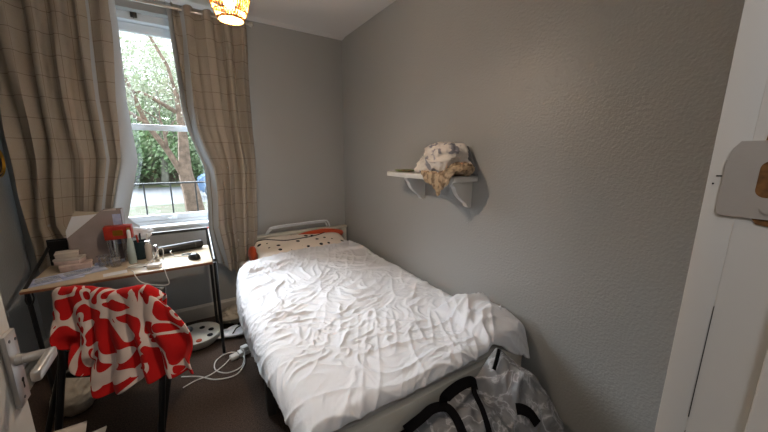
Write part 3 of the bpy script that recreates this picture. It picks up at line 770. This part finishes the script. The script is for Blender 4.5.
tumbler(-.49, 2.50, .075, 'short drinking glass in front of the red box, nearest the papers')
tumbler(-.43, 2.475, .07, 'short drinking glass in front of the red box, nearest the pale bottle')
# pen pot
pt = thing('pen_pot', 'dark teal pen pot beside the pale bottle', 'pen pot', (-.315, 2.60, Z0))
g = G(); g.lathe([(.001, 0), (.040, 0), (.046, .12), (.042, .12), (.037, .006), (.001, .006)], (-.315, 2.60, Z0)); part('pot', g, M['teal'], pt)
for lab, dx, dy, lx, ly, mm in (('black pen leaning left in the teal pot', -.02, 0, -.05, .02, 'blackp'), ('blue-grey pen upright in the teal pot', .0, .015, .01, .03, 'teal'), ('white pen leaning right in the teal pot', .02, 0, .05, 0, 'white'), ('red pen at the back of the teal pot', .005, -.015, -.02, -.01, 'red')):
    a = Vector((-.315+dx, 2.60+dy, Z0+.01)); b = a+Vector((lx*.6, ly*.6, .155)); g = G(); d_ = (b-a)
    p = thing('pen', lab, 'pen', tuple(a), 0, 'pens in the teal pot'); g.tube([a+d_*.08, b], .004, 8); part('barrel', g, M[mm], p)
    g = G(); g.tube([b-d_*.25, b+d_*.02], .0052, 8); part('cap', g, M[mm], p)
# tall pale bottle / spray
bt = thing('slim_bottle', 'tall slim pale green bottle in front of the teal pot', 'bottle', (-.35, 2.51, Z0))
g = G(); g.lathe([(.001, 0), (.021, 0), (.0225, .01), (.018, .13), (.012, .16), (.009, .17)], (-.35, 2.51, Z0), close=False); part('body', g, M['silver'], bt)
g = G(); g.lathe([(.010, .168), (.010, .215), (.007, .222), (.001, .223)], (-.35, 2.51, Z0)); part('cap', g, M['white'], bt)
# tissue and small bright tube
g = heap((-.315, 2.685, .905), (.17, .08, .075), 5, amp=.5, freq=2.0, sub=4); solo('tissue', g, M['paper'], 'crumpled white tissue behind the pens under the window', 'tissue', smooth=True)
tb = thing('white_tube', 'upright cream tube with a metal cap right of the teal pot', 'tube', (-.262, 2.52, Z0))
g = G(); g.lathe([(.001, 0), (.019, 0), (.019, .10), (.015, .115)], (-.262, 2.52, Z0)); part('body', g, M['cardb'], tb)
g = G(); g.lathe([(.016, .113), (.018, .118), (.018, .135), (.001, .137)], (-.262, 2.52, Z0)); part('cap', g, M['chrome'], tb)
g = G(); g.lathe([(.001, 0), (.014, 0), (.016, .08), (.012, .10), (.001, .102)], (-.222, 2.51, Z0)); solo('small_bottle', g, M['chrome'], 'small shiny metal bottle right of the cream tube', 'bottle')
# adapter plug with cables
ad = thing('power_adapter', 'small white power adapter at the front edge of the desk', 'power adapter', (-.225, 2.33, Z0))
g = G(); g.box((-.262, 2.31, Z0), (-.19, 2.36, Z0+.024), .006, 3, rz=-.15); part('body', g, M['white'], ad)
g = G(); g.tube([(-.265, 2.338, Z0+.012), (-.280, 2.34, Z0+.012)], .005, 8); part('plug_pin', g, M['chrome'], ad)
cab = lambda pts, lab, n='charging_cable', mm='whitecab', r=.0028, grp=None: solo(n, G().tube(bez(pts, 10), r, 7), M[mm], lab, 'cable', group=grp)
cab([(-.34, 2.33, Z0+.004), (-.32, 2.275, Z0+.006), (-.315, 2.255, Z0-.01), (-.29, 2.25, Z0-.055), (-.22, 2.245, Z0-.088), (-.16, 2.245, Z0-.095), (-.165, 2.25, Z0-.04), (-.175, 2.262, Z0+.006), (-.20, 2.29, Z0+.01)], 'white cable looping down over the front edge of the desk')
cab([(-.28, 2.42, Z0+.004), (-.235, 2.44, Z0+.03), (-.205, 2.47, Z0+.08), (-.18, 2.46, Z0+.075), (-.185, 2.41, Z0+.01), (-.2, 2.38, Z0+.004)], 'white cable arching up in front of the black bolster')
cab([(-.36, 2.40, Z0+.004), (-.31, 2.36, Z0+.012), (-.27, 2.39, Z0+.005), (-.31, 2.42, Z0+.01), (-.36, 2.38, Z0+.016), (-.28, 2.34, Z0+.014), (-.24, 2.375, Z0+.03)], 'white cable lying coiled beside the adapter')
cab([(-.14, 2.56, Z0+.035), (-.145, 2.53, Z0+.03), (-.12, 2.50, Z0+.004), (-.08, 2.50, Z0+.004), (-.03, 2.47, Z0+.004)], 'thin white cable by the mouse')
cab([(-.08, 2.52, Z0+.004), (-.06, 2.50, Z0+.012), (-.03, 2.51, Z0+.006), (-.05, 2.53, Z0+.004)], 'short dark teal cable lying behind the mouse', mm='teal', r=.005)
# black bolster / rolled mat
bo = thing('rolled_case', 'long black rolled case lying at the back of the desk', 'case', (-.09, 2.66, Z0))
g = G(); g.tube([(-.245, 2.60, Z0+.030), (-.238, 2.602, Z0+.030), (-.10, 2.635, Z0+.031), (.045, 2.67, Z0+.031), (.052, 2.672, Z0+.031)], [.024, .030, .030, .030, .024], 18); part('body', g, M['blackp'], bo)
g = G(); g.tube([(-.20, 2.6115, Z0+.031), (-.193, 2.613, Z0+.031)], .0312, 18); part('band', g, M['greyp'], bo)
g = G(); g.tube([(.0, 2.6595, Z0+.031), (.007, 2.661, Z0+.031)], .0312, 18); part('band', g, M['greyp'], bo)
# mouse
ms = thing('computer_mouse', 'black computer mouse near the right end of the desk', 'computer mouse', (-.01, 2.40, Z0), .5)
bm = bmesh.new(); bmesh.ops.create_uvsphere(bm, u_segments=24, v_segments=16, radius=1)
for v in bm.verts:
    v.co = Vector((v.co.x*.031*(1-.12*v.co.y), v.co.y*.054, max(v.co.z, -.12)*.036*(1-.25*v.co.y)+.0045))
g = G(); g.add(bm); part('body', g, M['blackp'], ms, local=True, smooth=True)
g = G(); g.tube([(-.003, .026, .031), (.003, .026, .031)], .007, 14); part('wheel', g, M['greyp'], ms, local=True)
# cables hanging under the left end of the desk
cab([(-.775, 2.30, DZ-.02), (-.778, 2.28, DZ-.06), (-.765, 2.28, DZ-.09), (-.75, 2.285, DZ-.06), (-.752, 2.29, DZ-.02)], 'black cable loop hanging under the left end of the desk', mm='blackp', r=.004)

# ------------------------------------------------------------------ chair with blanket (local frame, x along the back, y towards the desk)
ch = thing('folding_chair', 'black folding chair at the desk under a red and white blanket', 'chair', (-.34, 1.84, 0), R(-28))
def lp(n, g, m, sm='auto', **k): return part(n, g, m, ch, local=True, smooth=sm, **k)
for sx in (-1, 1):
    g = G(); g.tube(bez([(sx*.215+.05, -.28, .012), (sx*.215+.035, -.14, .45), (sx*.205, -.02, .80)], 6), .0125, 10, flat=(1, 1.2)); lp('leg', g, M['black'])
    g = G(); fx = -.30 if sx < 0 else .215; g.tube([(fx, -.20, .012), (sx*(.262 if sx < 0 else .235), -.05, .45), (sx*.225, -.06, .62)], .0115, 10); lp('leg', g, M['black'])
for y, z in ((-.25, .14),):
    g = G(); w = .205 if y < 0 else .185; g.tube([(-w+(.03 if y < 0 else 0), y, z), (w+(.05 if y < 0 else 0), y, z)], .009, 8); lp('crossbar', g, M['black'])
g = G(); g.box((-.19, -.12, .435), (.19, .26, .462), .012, 3); lp('seat', g, M['black'])
Xb, Zb = np.meshgrid(np.linspace(-.262, .22, 14), np.linspace(.60, .815, 8), indexing='ij'); Yb_ = -.055+(Zb-.6)*.30-.02*(1-(Xb/.22)**2)
g = G(); g.grid(np.stack([Xb, Yb_, Zb], -1)); lp('backrest', g, M['black'], True, solid=.016)

def blanket():
    nu, nv = 130, 150
    u = np.linspace(0, 1, nu)[:, None]*np.ones((1, nv)); v = np.ones((nu, 1))*np.linspace(0, 1, nv)[None, :]
    # column bottoms and tops along u
    zb = interp(u, [0, .10, .22, .36, .46, .6, .8, 1], [.70, .60, .50, .41, .40, .45, .47, .49])
    xt = interp(u, [0, 1], [-.235, .235])
    xb = interp(u, [0, .10, .22, .36, .46, .6, .8, 1], [-.205, -.15, -.06, .01, .06, .17, .30, .42])
    # path: front side down 12 cm, over the top, down the back
    Lf, ztop, r = .13, .838, .022
    Lb = (ztop-r-zb); Ltot = Lf+np.pi*r+Lb; d = v*Ltot
    f = np.clip(Lf-d, 0, None); a = np.clip((d-Lf)/(r), 0, np.pi); dn = np.clip(d-Lf-np.pi*r, 0, None)
    zz = ztop-r+r*np.sin(a)-f-dn; fr = np.clip(dn/np.maximum(Lb, .01), 0, 1)
    yy = .0+r*np.cos(a)-.30*0
    lean = -(ztop-zz)*.26*(a > 1.5) - (ztop-zz)*.30*(a <= 1.5)
    yy = yy+lean-.012
    x = xt+(xb-xt)*fr**.9
    # right corner drops off the chair shoulder
    sh = ss(.84, 1.0, u); zz = zz-.05*sh*(1-fr)*1.0; x = x+.05*sh*np.sin(np.pi*np.clip(fr*1.2, 0, 1))
    fold = (.022+.045*fr)*np.sin(2*np.pi*(3.2*u+.25*pn(u*2, fr*2, 4)))*(.25+.75*fr)
    fold = fold*np.where(d < Lf, .2, 1)
    yy = yy-np.abs(fold)*.9-.010*fr-.008-.012*pn(u*5, v*5, 6)*fr
    zz = zz+.008*pn(u*7, v*2, 8)+.010*np.sin(u*9)*(1-fr)
    P = np.stack([x, yy, zz], -1); UV = np.stack([u*.62, v*.66*(Ltot/.62)], -1)
    return P, UV
Pb, UVb = blanket()
rb_ = R(-28); ca, sa = math.cos(rb_), math.sin(rb_)
g = G(); g.grid(Pb, UVb)
bk = thing('blanket', 'red fleece blanket with white squiggle pattern draped over the chair', 'blanket', (-.34, 1.84, .35), rb_)
for v in g.bm.verts: v.co.z -= .35
part('fleece', g, M['fleece'], bk, smooth=True, local=True, solid=.006)

# things on the floor at left
g = heap((-.66, 2.25, .11), (.22, .26, .22), 12, amp=.25, freq=1.3, sub=5, floor=.002); solo('cloth_bag', g, M['beigebag'], 'beige cloth bag slumped on the floor under the desk left', 'bag', smooth=True)
bx = thing('cardboard_box', 'open pale box at the bottom left beside the door', 'box', (-.62, 1.42, 0))
g = G(); x0, x1, y0, y1, h = -.78, -.47, 1.30, 1.60, .28
for lo, hi in (((x0, y0, 0), (x1, y0+.005, h)), ((x0, y1-.005, 0), (x1, y1, h)), ((x0, y0, 0), (x0+.005, y1, h)), ((x1-.005, y0, 0), (x1, y1, h)), ((x0, y0, 0), (x1, y1, .005))): g.box(lo, hi)
part('body', g, M['cardb'], bx)
for q in (((x0, y1, h), (x1, y1, h), (x1, y1+.05, h+.03), (x0, y1+.05, h+.03)), ((x1, y0, h), (x1, y1, h), (x1+.07, y1, h+.01), (x1+.07, y0, h+.01))):
    g = G(); g.bm.faces.new([g.bm.verts.new(p) for p in q]); part('flap', g, M['cardb'], bx, solid=.004)
g = G(); g.prism([(-.37, 1.71), (-.31, 1.70), (-.30, 1.72), (-.35, 1.735)], 'z', .002, .006); solo('paper_scrap', g, M['paper'], 'small white scrap of paper on the carpet under the chair', 'paper')

# round white tray toy
ty = thing('round_tray', 'round cream plastic tray with dark holes on the floor by the skirting', 'tray', (-.05, 2.62, .001))
g = G(); g.lathe([(.001, .004), (.13, .004), (.155, .03), (.165, .075), (.158, .078), (.145, .062), (.135, .058), (.06, .062), (.001, .064)], (-.05, 2.62, .001), 36); part('body', g, M['cream'], ty)
for a in range(7):
    t = 2*math.pi*a/7+.3; g = G(); c = (-.05+.10*math.cos(t), 2.62+.10*math.sin(t)); g.lathe([(.001, .0655), (.018, .0655), (.020, .064), (.020, .058)], (c[0], c[1], .001), 16); part('hole', g, M['dark'] if a != 5 else M['orange'], ty, label='orange hole' if a == 5 else 'dark hole')
# papers and packaging near bed
g = heap((.27, 2.78, .075), (.30, .20, .16), 17, amp=.35, freq=1.4, sub=5, floor=.002); solo('paper_bag', g, M['crumple'], 'crumpled brown-beige paper bag against the skirting by the bed', 'bag', smooth=True)
g = heap((.25, 2.60, .02), (.36, .16, .05), 19, amp=.4, freq=1.8, sub=5, floor=.002); solo('plastic_bag', g, M['paper'], 'flat crumpled white plastic bag on the floor beside the bed', 'bag', smooth=True)
cab([(.18, 2.52, .03), (.22, 2.56, .06), (.27, 2.58, .07), (.24, 2.62, .06), (.29, 2.63, .075), (.33, 2.58, .06), (.36, 2.62, .03)], 'black cable tangled on the white plastic bag', mm='blackp', r=.005)
ps = thing('power_strip', 'white power strip lying on the carpet beside the bed', 'power strip', (.24, 2.27, .001), .25)
g = G(); g.box((-.05, -.028, 0), (.16, .028, .032), .006, 3); part('body', g, M['white'], ps, local=True)
for k in range(2): g = G(); g.box((.045+.05*k, -.012, .0321), (.065+.05*k, .012, .0328)); part('socket', g, M['greyp'], ps, local=True)
g = G(); g.box((-.11, -.03, .0), (-.055, .02, .03), .008, 3); part('plug', g, M['white'], ps, local=True)
g = G(); g.box((-.03, -.022, .033), (.02, .022, .062), .008, 3); part('plug', g, M['white'], ps, local=True)
cab([(.22, 2.26, .06), (.225, 2.20, .035), (.19, 2.12, .005), (.10, 2.10, .005), (.035, 2.18, .005), (.05, 2.28, .008), (.13, 2.33, .006), (.20, 2.27, .012), (.22, 2.16, .008), (.15, 2.05, .006), (.03, 2.07, .006), (-.06, 2.16, .005), (-.16, 2.22, .005)], 'white cable looped on the carpet beside the power strip', r=.004)
cab([(.14, 2.24, .02), (.08, 2.19, .006), (.0, 2.14, .005), (-.08, 2.13, .005), (-.15, 2.10, .005)], 'white cable running from the plug towards the chair', r=.0035)

# ------------------------------------------------------------------ shelf
sh = thing('wall_shelf', 'short white shelf on two curved brackets on the grey wall', 'shelf', (XR, 1.48, 1.15))
g = G(); g.box((1.235, 1.215, 1.299), (XR-.0005, 1.895, 1.330), .003); part('board', g, M['trimw'], sh)
def bracket(y):
    prof = [(XR-.0005, 1.302), (1.262, 1.302), (1.262, 1.286), (1.275, 1.270)]
    for q in range(9):
        t = q/8; prof.append((1.280+.098*t-.016*math.sin(t*math.pi), 1.268-.100*t**.9))
    prof += [(1.388, 1.150), (1.402, 1.142), (XR-.0005, 1.142)]
    g = G(); g.prism(prof, 'y', y-.016, y+.016); part('bracket', g, M['trimw'], sh)
bracket(1.70); bracket(1.27)
ZS = 1.3305
g = heap((1.325, 1.415, ZS+.09), (.165, .335, .185), 24, amp=.34, freq=1.7, sub=6, boxy=.8, floor=ZS+.001)
for v in g.bm.verts:
    v.co.y = 1.415+(v.co.y-1.415)*(1.12-.28*max(0, min(1, (v.co.z-ZS)/.17))); v.co.x = min(v.co.x, XR-.004)
solo('folded_garment', g, M['print'], 'crumpled white garment with grey print, biggest on the shelf', 'clothing', smooth=True)
# tan scarf hanging over the edge
def scarf():
    nu, nv = 44, 60
    u = np.linspace(0, 1, nu)[:, None]*np.ones((1, nv)); v = np.ones((nu, 1))*np.linspace(0, 1, nv)[None, :]
    L = .085+.085*np.exp(-((u-.40)/.26)**2); d = v*(.10+L)
    top = .10; x = 1.325-np.minimum(d, top)*1.0; dn = np.clip(d-top, 0, None); a = np.minimum(dn/.012, np.pi/2)
    x = x-.012*np.sin(a)+.004; z = ZS+.014+.012*ridge(u*5, v*4, 3)-.012*(1-np.cos(a))-np.clip(dn-.018, 0, None)*.8
    y = 1.20+.30*u+(.42-u)*.10*np.clip(dn/.15, 0, 1)*2.0
    x = x-.010*np.abs(np.sin(u*22))*np.clip(dn/.05, 0, 1)
    z = z+.045*np.exp(-((u-.15)/.2)**2)*(1-v)
    return np.stack([x, y, z], -1)
g = G(); g.grid(scarf()); solo('scarf', g, M['camo'], 'tan patterned scarf hanging over the shelf edge', 'scarf', smooth=True, solid=.004)
g = heap((1.335, 1.262, ZS+.04), (.13, .12, .09), 27, amp=.4, freq=1.5, sub=5, floor=ZS+.001)
for v in g.bm.verts: v.co.x = min(v.co.x, XR-.003)
solo('patterned_cloth', g, M['camo'], 'brown patterned cloth bunched at the near end of the shelf', 'clothing', smooth=True)
g = G(); xs_ = np.linspace(0, 1, 20)
Pg = np.stack(np.meshgrid(np.linspace(0, 1, 16), np.linspace(0, 1, 20), indexing='ij'), -1); a_, b_ = Pg[..., 0], Pg[..., 1]
Pq = np.stack([1.395-.05*a_*b_+.010*pn(a_*4, b_*4, 2), 1.28-.085*b_+.08*a_, ZS+.17-.165*b_+.0*a_], -1); g.grid(Pq); solo('grey_cloth', g, M['greycloth'], 'dark grey cloth hanging behind the white garment on the shelf', 'clothing', smooth=True, solid=.005)
g = heap((1.32, 1.78, ZS+.008), (.12, .16, .02), 31, amp=.3, freq=2, sub=4, floor=ZS+.001); solo('leaf_bundle', g, mat('green cloth', (84, 120, 70), .8, col2=(120, 96, 70), vscale=30), 'small flat green and brown scrap at the far end of the shelf', 'cloth', smooth=True)

# ------------------------------------------------------------------ pendant lamp
LX, LY = .232, 1.6
pd = thing('pendant_lamp', 'lit rattan pendant lamp hanging from the ceiling', 'lamp', (LX, LY, 2.0))
g = G(); nz_, na = 15, 34
def rad(z): # 0 bottom .. 1 top
    return float(np.interp(z, [0, .12, .35, .7, .9, 1], [.050, .066, .082, .072, .045, .025]))
H0, HH = 2.02, .26
for k in range(na):
    for sgn in (1, -1):
        pts = []
        for i in range(nz_):
            z = i/(nz_-1); a = 2*math.pi*k/na+sgn*z*.9; r_ = rad(z)+.0015*sgn; pts.append((LX+r_*math.cos(a), LY+r_*math.sin(a), H0+HH*z))
        g.tube(pts, .0019, 4)
for z, w in ((0, .005), (.10, .003), (.25, .002), (.45, .002), (.65, .002), (.85, .002), (1, .004)):
    r_ = rad(z); g.tube([(LX+r_*math.cos(a), LY+r_*math.sin(a), H0+HH*z) for a in [2*math.pi*q/36 for q in range(36)]], w, 6, closed=True)
part('shade', g, M['wicker'], pd)
g = G(); g.lathe([(.001, 0), (.018, .006), (.029, .028), (.030, .045), (.022, .068), (.014, .085)], (LX, LY, 2.06), 20); part('bulb', g, M['bulb'], pd, smooth=True)
g = G(); g.lathe([(.016, 0), (.019, .01), (.019, .06), (.006, .08)], (LX, LY, 2.143), 16); part('socket', g, M['white'], pd)
g = G(); g.tube([(LX, LY, 2.22), (LX, LY, ZC-.02)], .003, 8); part('flex', g, M['white'], pd)
g = G(); g.lathe([(.045, 0), (.042, -.015), (.01, -.028), (.001, -.028)], (LX, LY, ZC), 20); part('ceiling_rose', g, M['white'], pd)

# ------------------------------------------------------------------ translucent bag at the foot of the bed
bg = thing('storage_bag', 'translucent white plastic bag with black straps at the foot of the bed', 'bag', (1.05, .62, 0))
def bagsurf(u, v):
    """u along the bed foot, v round the section: 0 floor at the back, up to the ridge, 1 floor at the front"""
    x = .50+.885*u
    zr = np.interp(x, [.50, .56, .65, .77, .90, .97, 1.04, 1.11, 1.17, 1.25, 1.32, 1.385], [.12, .34, .42, .45, .47, .47, .53, .585, .55, .44, .33, .20])
    dep = .34*np.clip(1-np.abs(2*u-1)**5, 0, 1)**.6*(1-.10*np.exp(-((x-.98)/.05)**2))+.02
    back = ss(0, .22, v); fr = np.clip((v-.22)/.78, 0, 1)
    a = fr*np.pi/2
    y = .787-dep*np.sin(a)**.95; z = np.where(v < .22, .003+(zr-.003)*back, .003+(zr-.003)*np.cos(a)**.72)
    z = z-.035*np.exp(-((x-(.96+.09*fr))/.035)**2)*np.sin(np.pi*np.clip(fr, 0, 1))**.5
    w = ridge(x*7, v*4+x*2, 51, 1.4)*.022+ridge(x*14+3+v*3, v*9, 52, 1.6)*.010+ridge(x*26, v*16+x*8, 53, 1.5)*.005-.016
    k = np.sin(np.pi*np.clip(v, 0, 1))**.7*np.clip(1-np.abs(2*u-1)**8, 0, 1)
    y = np.where(v > .22, y-w*k*np.sin(a+.3), y); z = z+w*k*np.cos(a)*(v > .1)
    return np.stack([x, np.minimum(y, .80), np.maximum(z, .003)], -1)
u_, v_ = np.meshgrid(np.linspace(0, 1, 170), np.linspace(0, 1, 110), indexing='ij')
g = G(); g.grid(bagsurf(u_, v_)); part('sack', g, M['bag'], bg, smooth=True)
g = heap((1.12, .64, .17), (.36, .20, .30), 71, amp=.15, freq=1.5, sub=4, floor=.006); solo('laundry', g, M['bagin'], 'grey laundry inside the translucent bag, in its taller part by the wall', 'laundry', smooth=True)
g = heap((.74, .65, .16), (.36, .19, .28), 73, amp=.15, freq=1.5, sub=4, floor=.006); solo('laundry', g, M['bagin'], 'grey laundry inside the translucent bag, in its lower part away from the wall', 'laundry', smooth=True)
def ribbon(pts, w, nrm, t=.0025):
    P = bez(pts, 8); nrm = Vector(nrm); a = []; g = G(); prev = None
    for i, p in enumerate(P):
        tn = (P[min(i+1, len(P)-1)]-P[max(i-1, 0)]).normalized(); s_ = tn.cross(nrm).normalized()*w/2; n_ = s_.cross(tn).normalized()*t
        cur = [g.bm.verts.new(q) for q in (p-s_-n_, p+s_-n_, p+s_+n_, p-s_+n_)]
        if prev:
            for k in range(4): g.bm.faces.new((prev[k], prev[(k+1) % 4], cur[(k+1) % 4], cur[k]))
        prev = cur
    return g
STRAPS = [([(.78, .775, .455), (.79, .765, .50), (.86, .762, .52), (.93, .762, .51), (.97, .765, .475)], .042, (0, -.6, .8)),
          ([(.955, .765, .49), (.928, .745, .492), (.905, .715, .49), (.886, .665, .475), (.850, .605, .46), (.82, .56, .43)], .022, (0, -.5, .85)),
          ([(.60, .78, .43), (.67, .775, .452), (.73, .775, .466), (.775, .75, .470), (.782, .71, .462), (.765, .655, .450), (.74, .60, .43)], .036, (0, -.4, .9)),
          ([(1.10, .760, .600), (1.065, .742, .580), (1.032, .730, .545)], .016, (0, -.7, .7)),
          ([(1.012, .60, .462), (1.028, .585, .464), (1.045, .560, .455), (1.05, .53, .43)], .04, (0, -.8, .6))]
M['strap'] = mat('black webbing', (14, 13, 15), .95, spec=.1)
for pts, w, nrm in STRAPS: part('strap', ribbon(pts, w, nrm), M['strap'], bg, label='black woven strap')

# ------------------------------------------------------------------ light
w = bpy.data.worlds.new('overcast sky'); sc.world = w; w.use_nodes = True
bgk = w.node_tree.nodes['Background']; bgk.inputs[0].default_value = (.80, .90, 1.0, 1); bgk.inputs[1].default_value = 1.7
def light(n, kind, loc, energy, col, size=.1, rot=None, **k):
    l = bpy.data.lights.new(n, kind); l.energy = energy; l.color = col
    if kind == 'SUN': l.angle = size
    elif kind == 'POINT' or kind == 'SPOT': l.shadow_soft_size = size
    o = bpy.data.objects.new(n, l); COL.objects.link(o); o.location = loc
    if rot: o.rotation_euler = rot
    return o
# bright overcast glow falling in through the window
d = Vector((.50, -1, -.95)); o = light('sky_glow', 'SUN', (0, 8, 6), 18, (.82, .92, 1.0), R(50)); o.rotation_euler = d.to_track_quat('-Z', 'Y').to_euler()
light('pendant_bulb', 'POINT', (LX, LY, 2.04), 22, (1, .82, .64), .035)
light('hall_fill', 'POINT', (-.2, -.40, 2.15), 8, (.96, .97, 1.0), .12)  # added fill light, no fixture: unseen in the hallway, brightens the door jamb

cam = bpy.data.cameras.new('camera'); co = bpy.data.objects.new('camera', cam); COL.objects.link(co); sc.camera = co
cam.sensor_fit = 'HORIZONTAL'; cam.sensor_width = 36; cam.lens = 308.2/768*36; cam.clip_start = .02; cam.clip_end = 200
yw, pt_, rl_ = R(32.6), R(11.29), R(.316)
F = Vector((math.sin(yw)*math.cos(pt_), math.cos(yw)*math.cos(pt_), -math.sin(pt_))); Rr = Vector((math.cos(yw), -math.sin(yw), 0)); U = Rr.cross(F)
R2 = Rr*math.cos(rl_)+U*math.sin(rl_); U2 = -Rr*math.sin(rl_)+U*math.cos(rl_)
mt = Matrix((R2, U2, -F)).transposed().to_4x4(); mt.translation = (0, 0, 1.45); co.matrix_world = mt
sc.view_settings.view_transform = 'Standard'; sc.view_settings.look = 'None'; sc.view_settings.gamma = 1; sc.view_settings.use_curve_mapping = False
sc.view_settings.exposure = .74
sc.cycles.use_denoising = True; sc.cycles.max_bounces = 8; sc.cycles.transparent_max_bounces = 12; sc.cycles.caustics_refractive = False; sc.cycles.caustics_reflective = False
sc.cycles.sample_clamp_indirect = 6
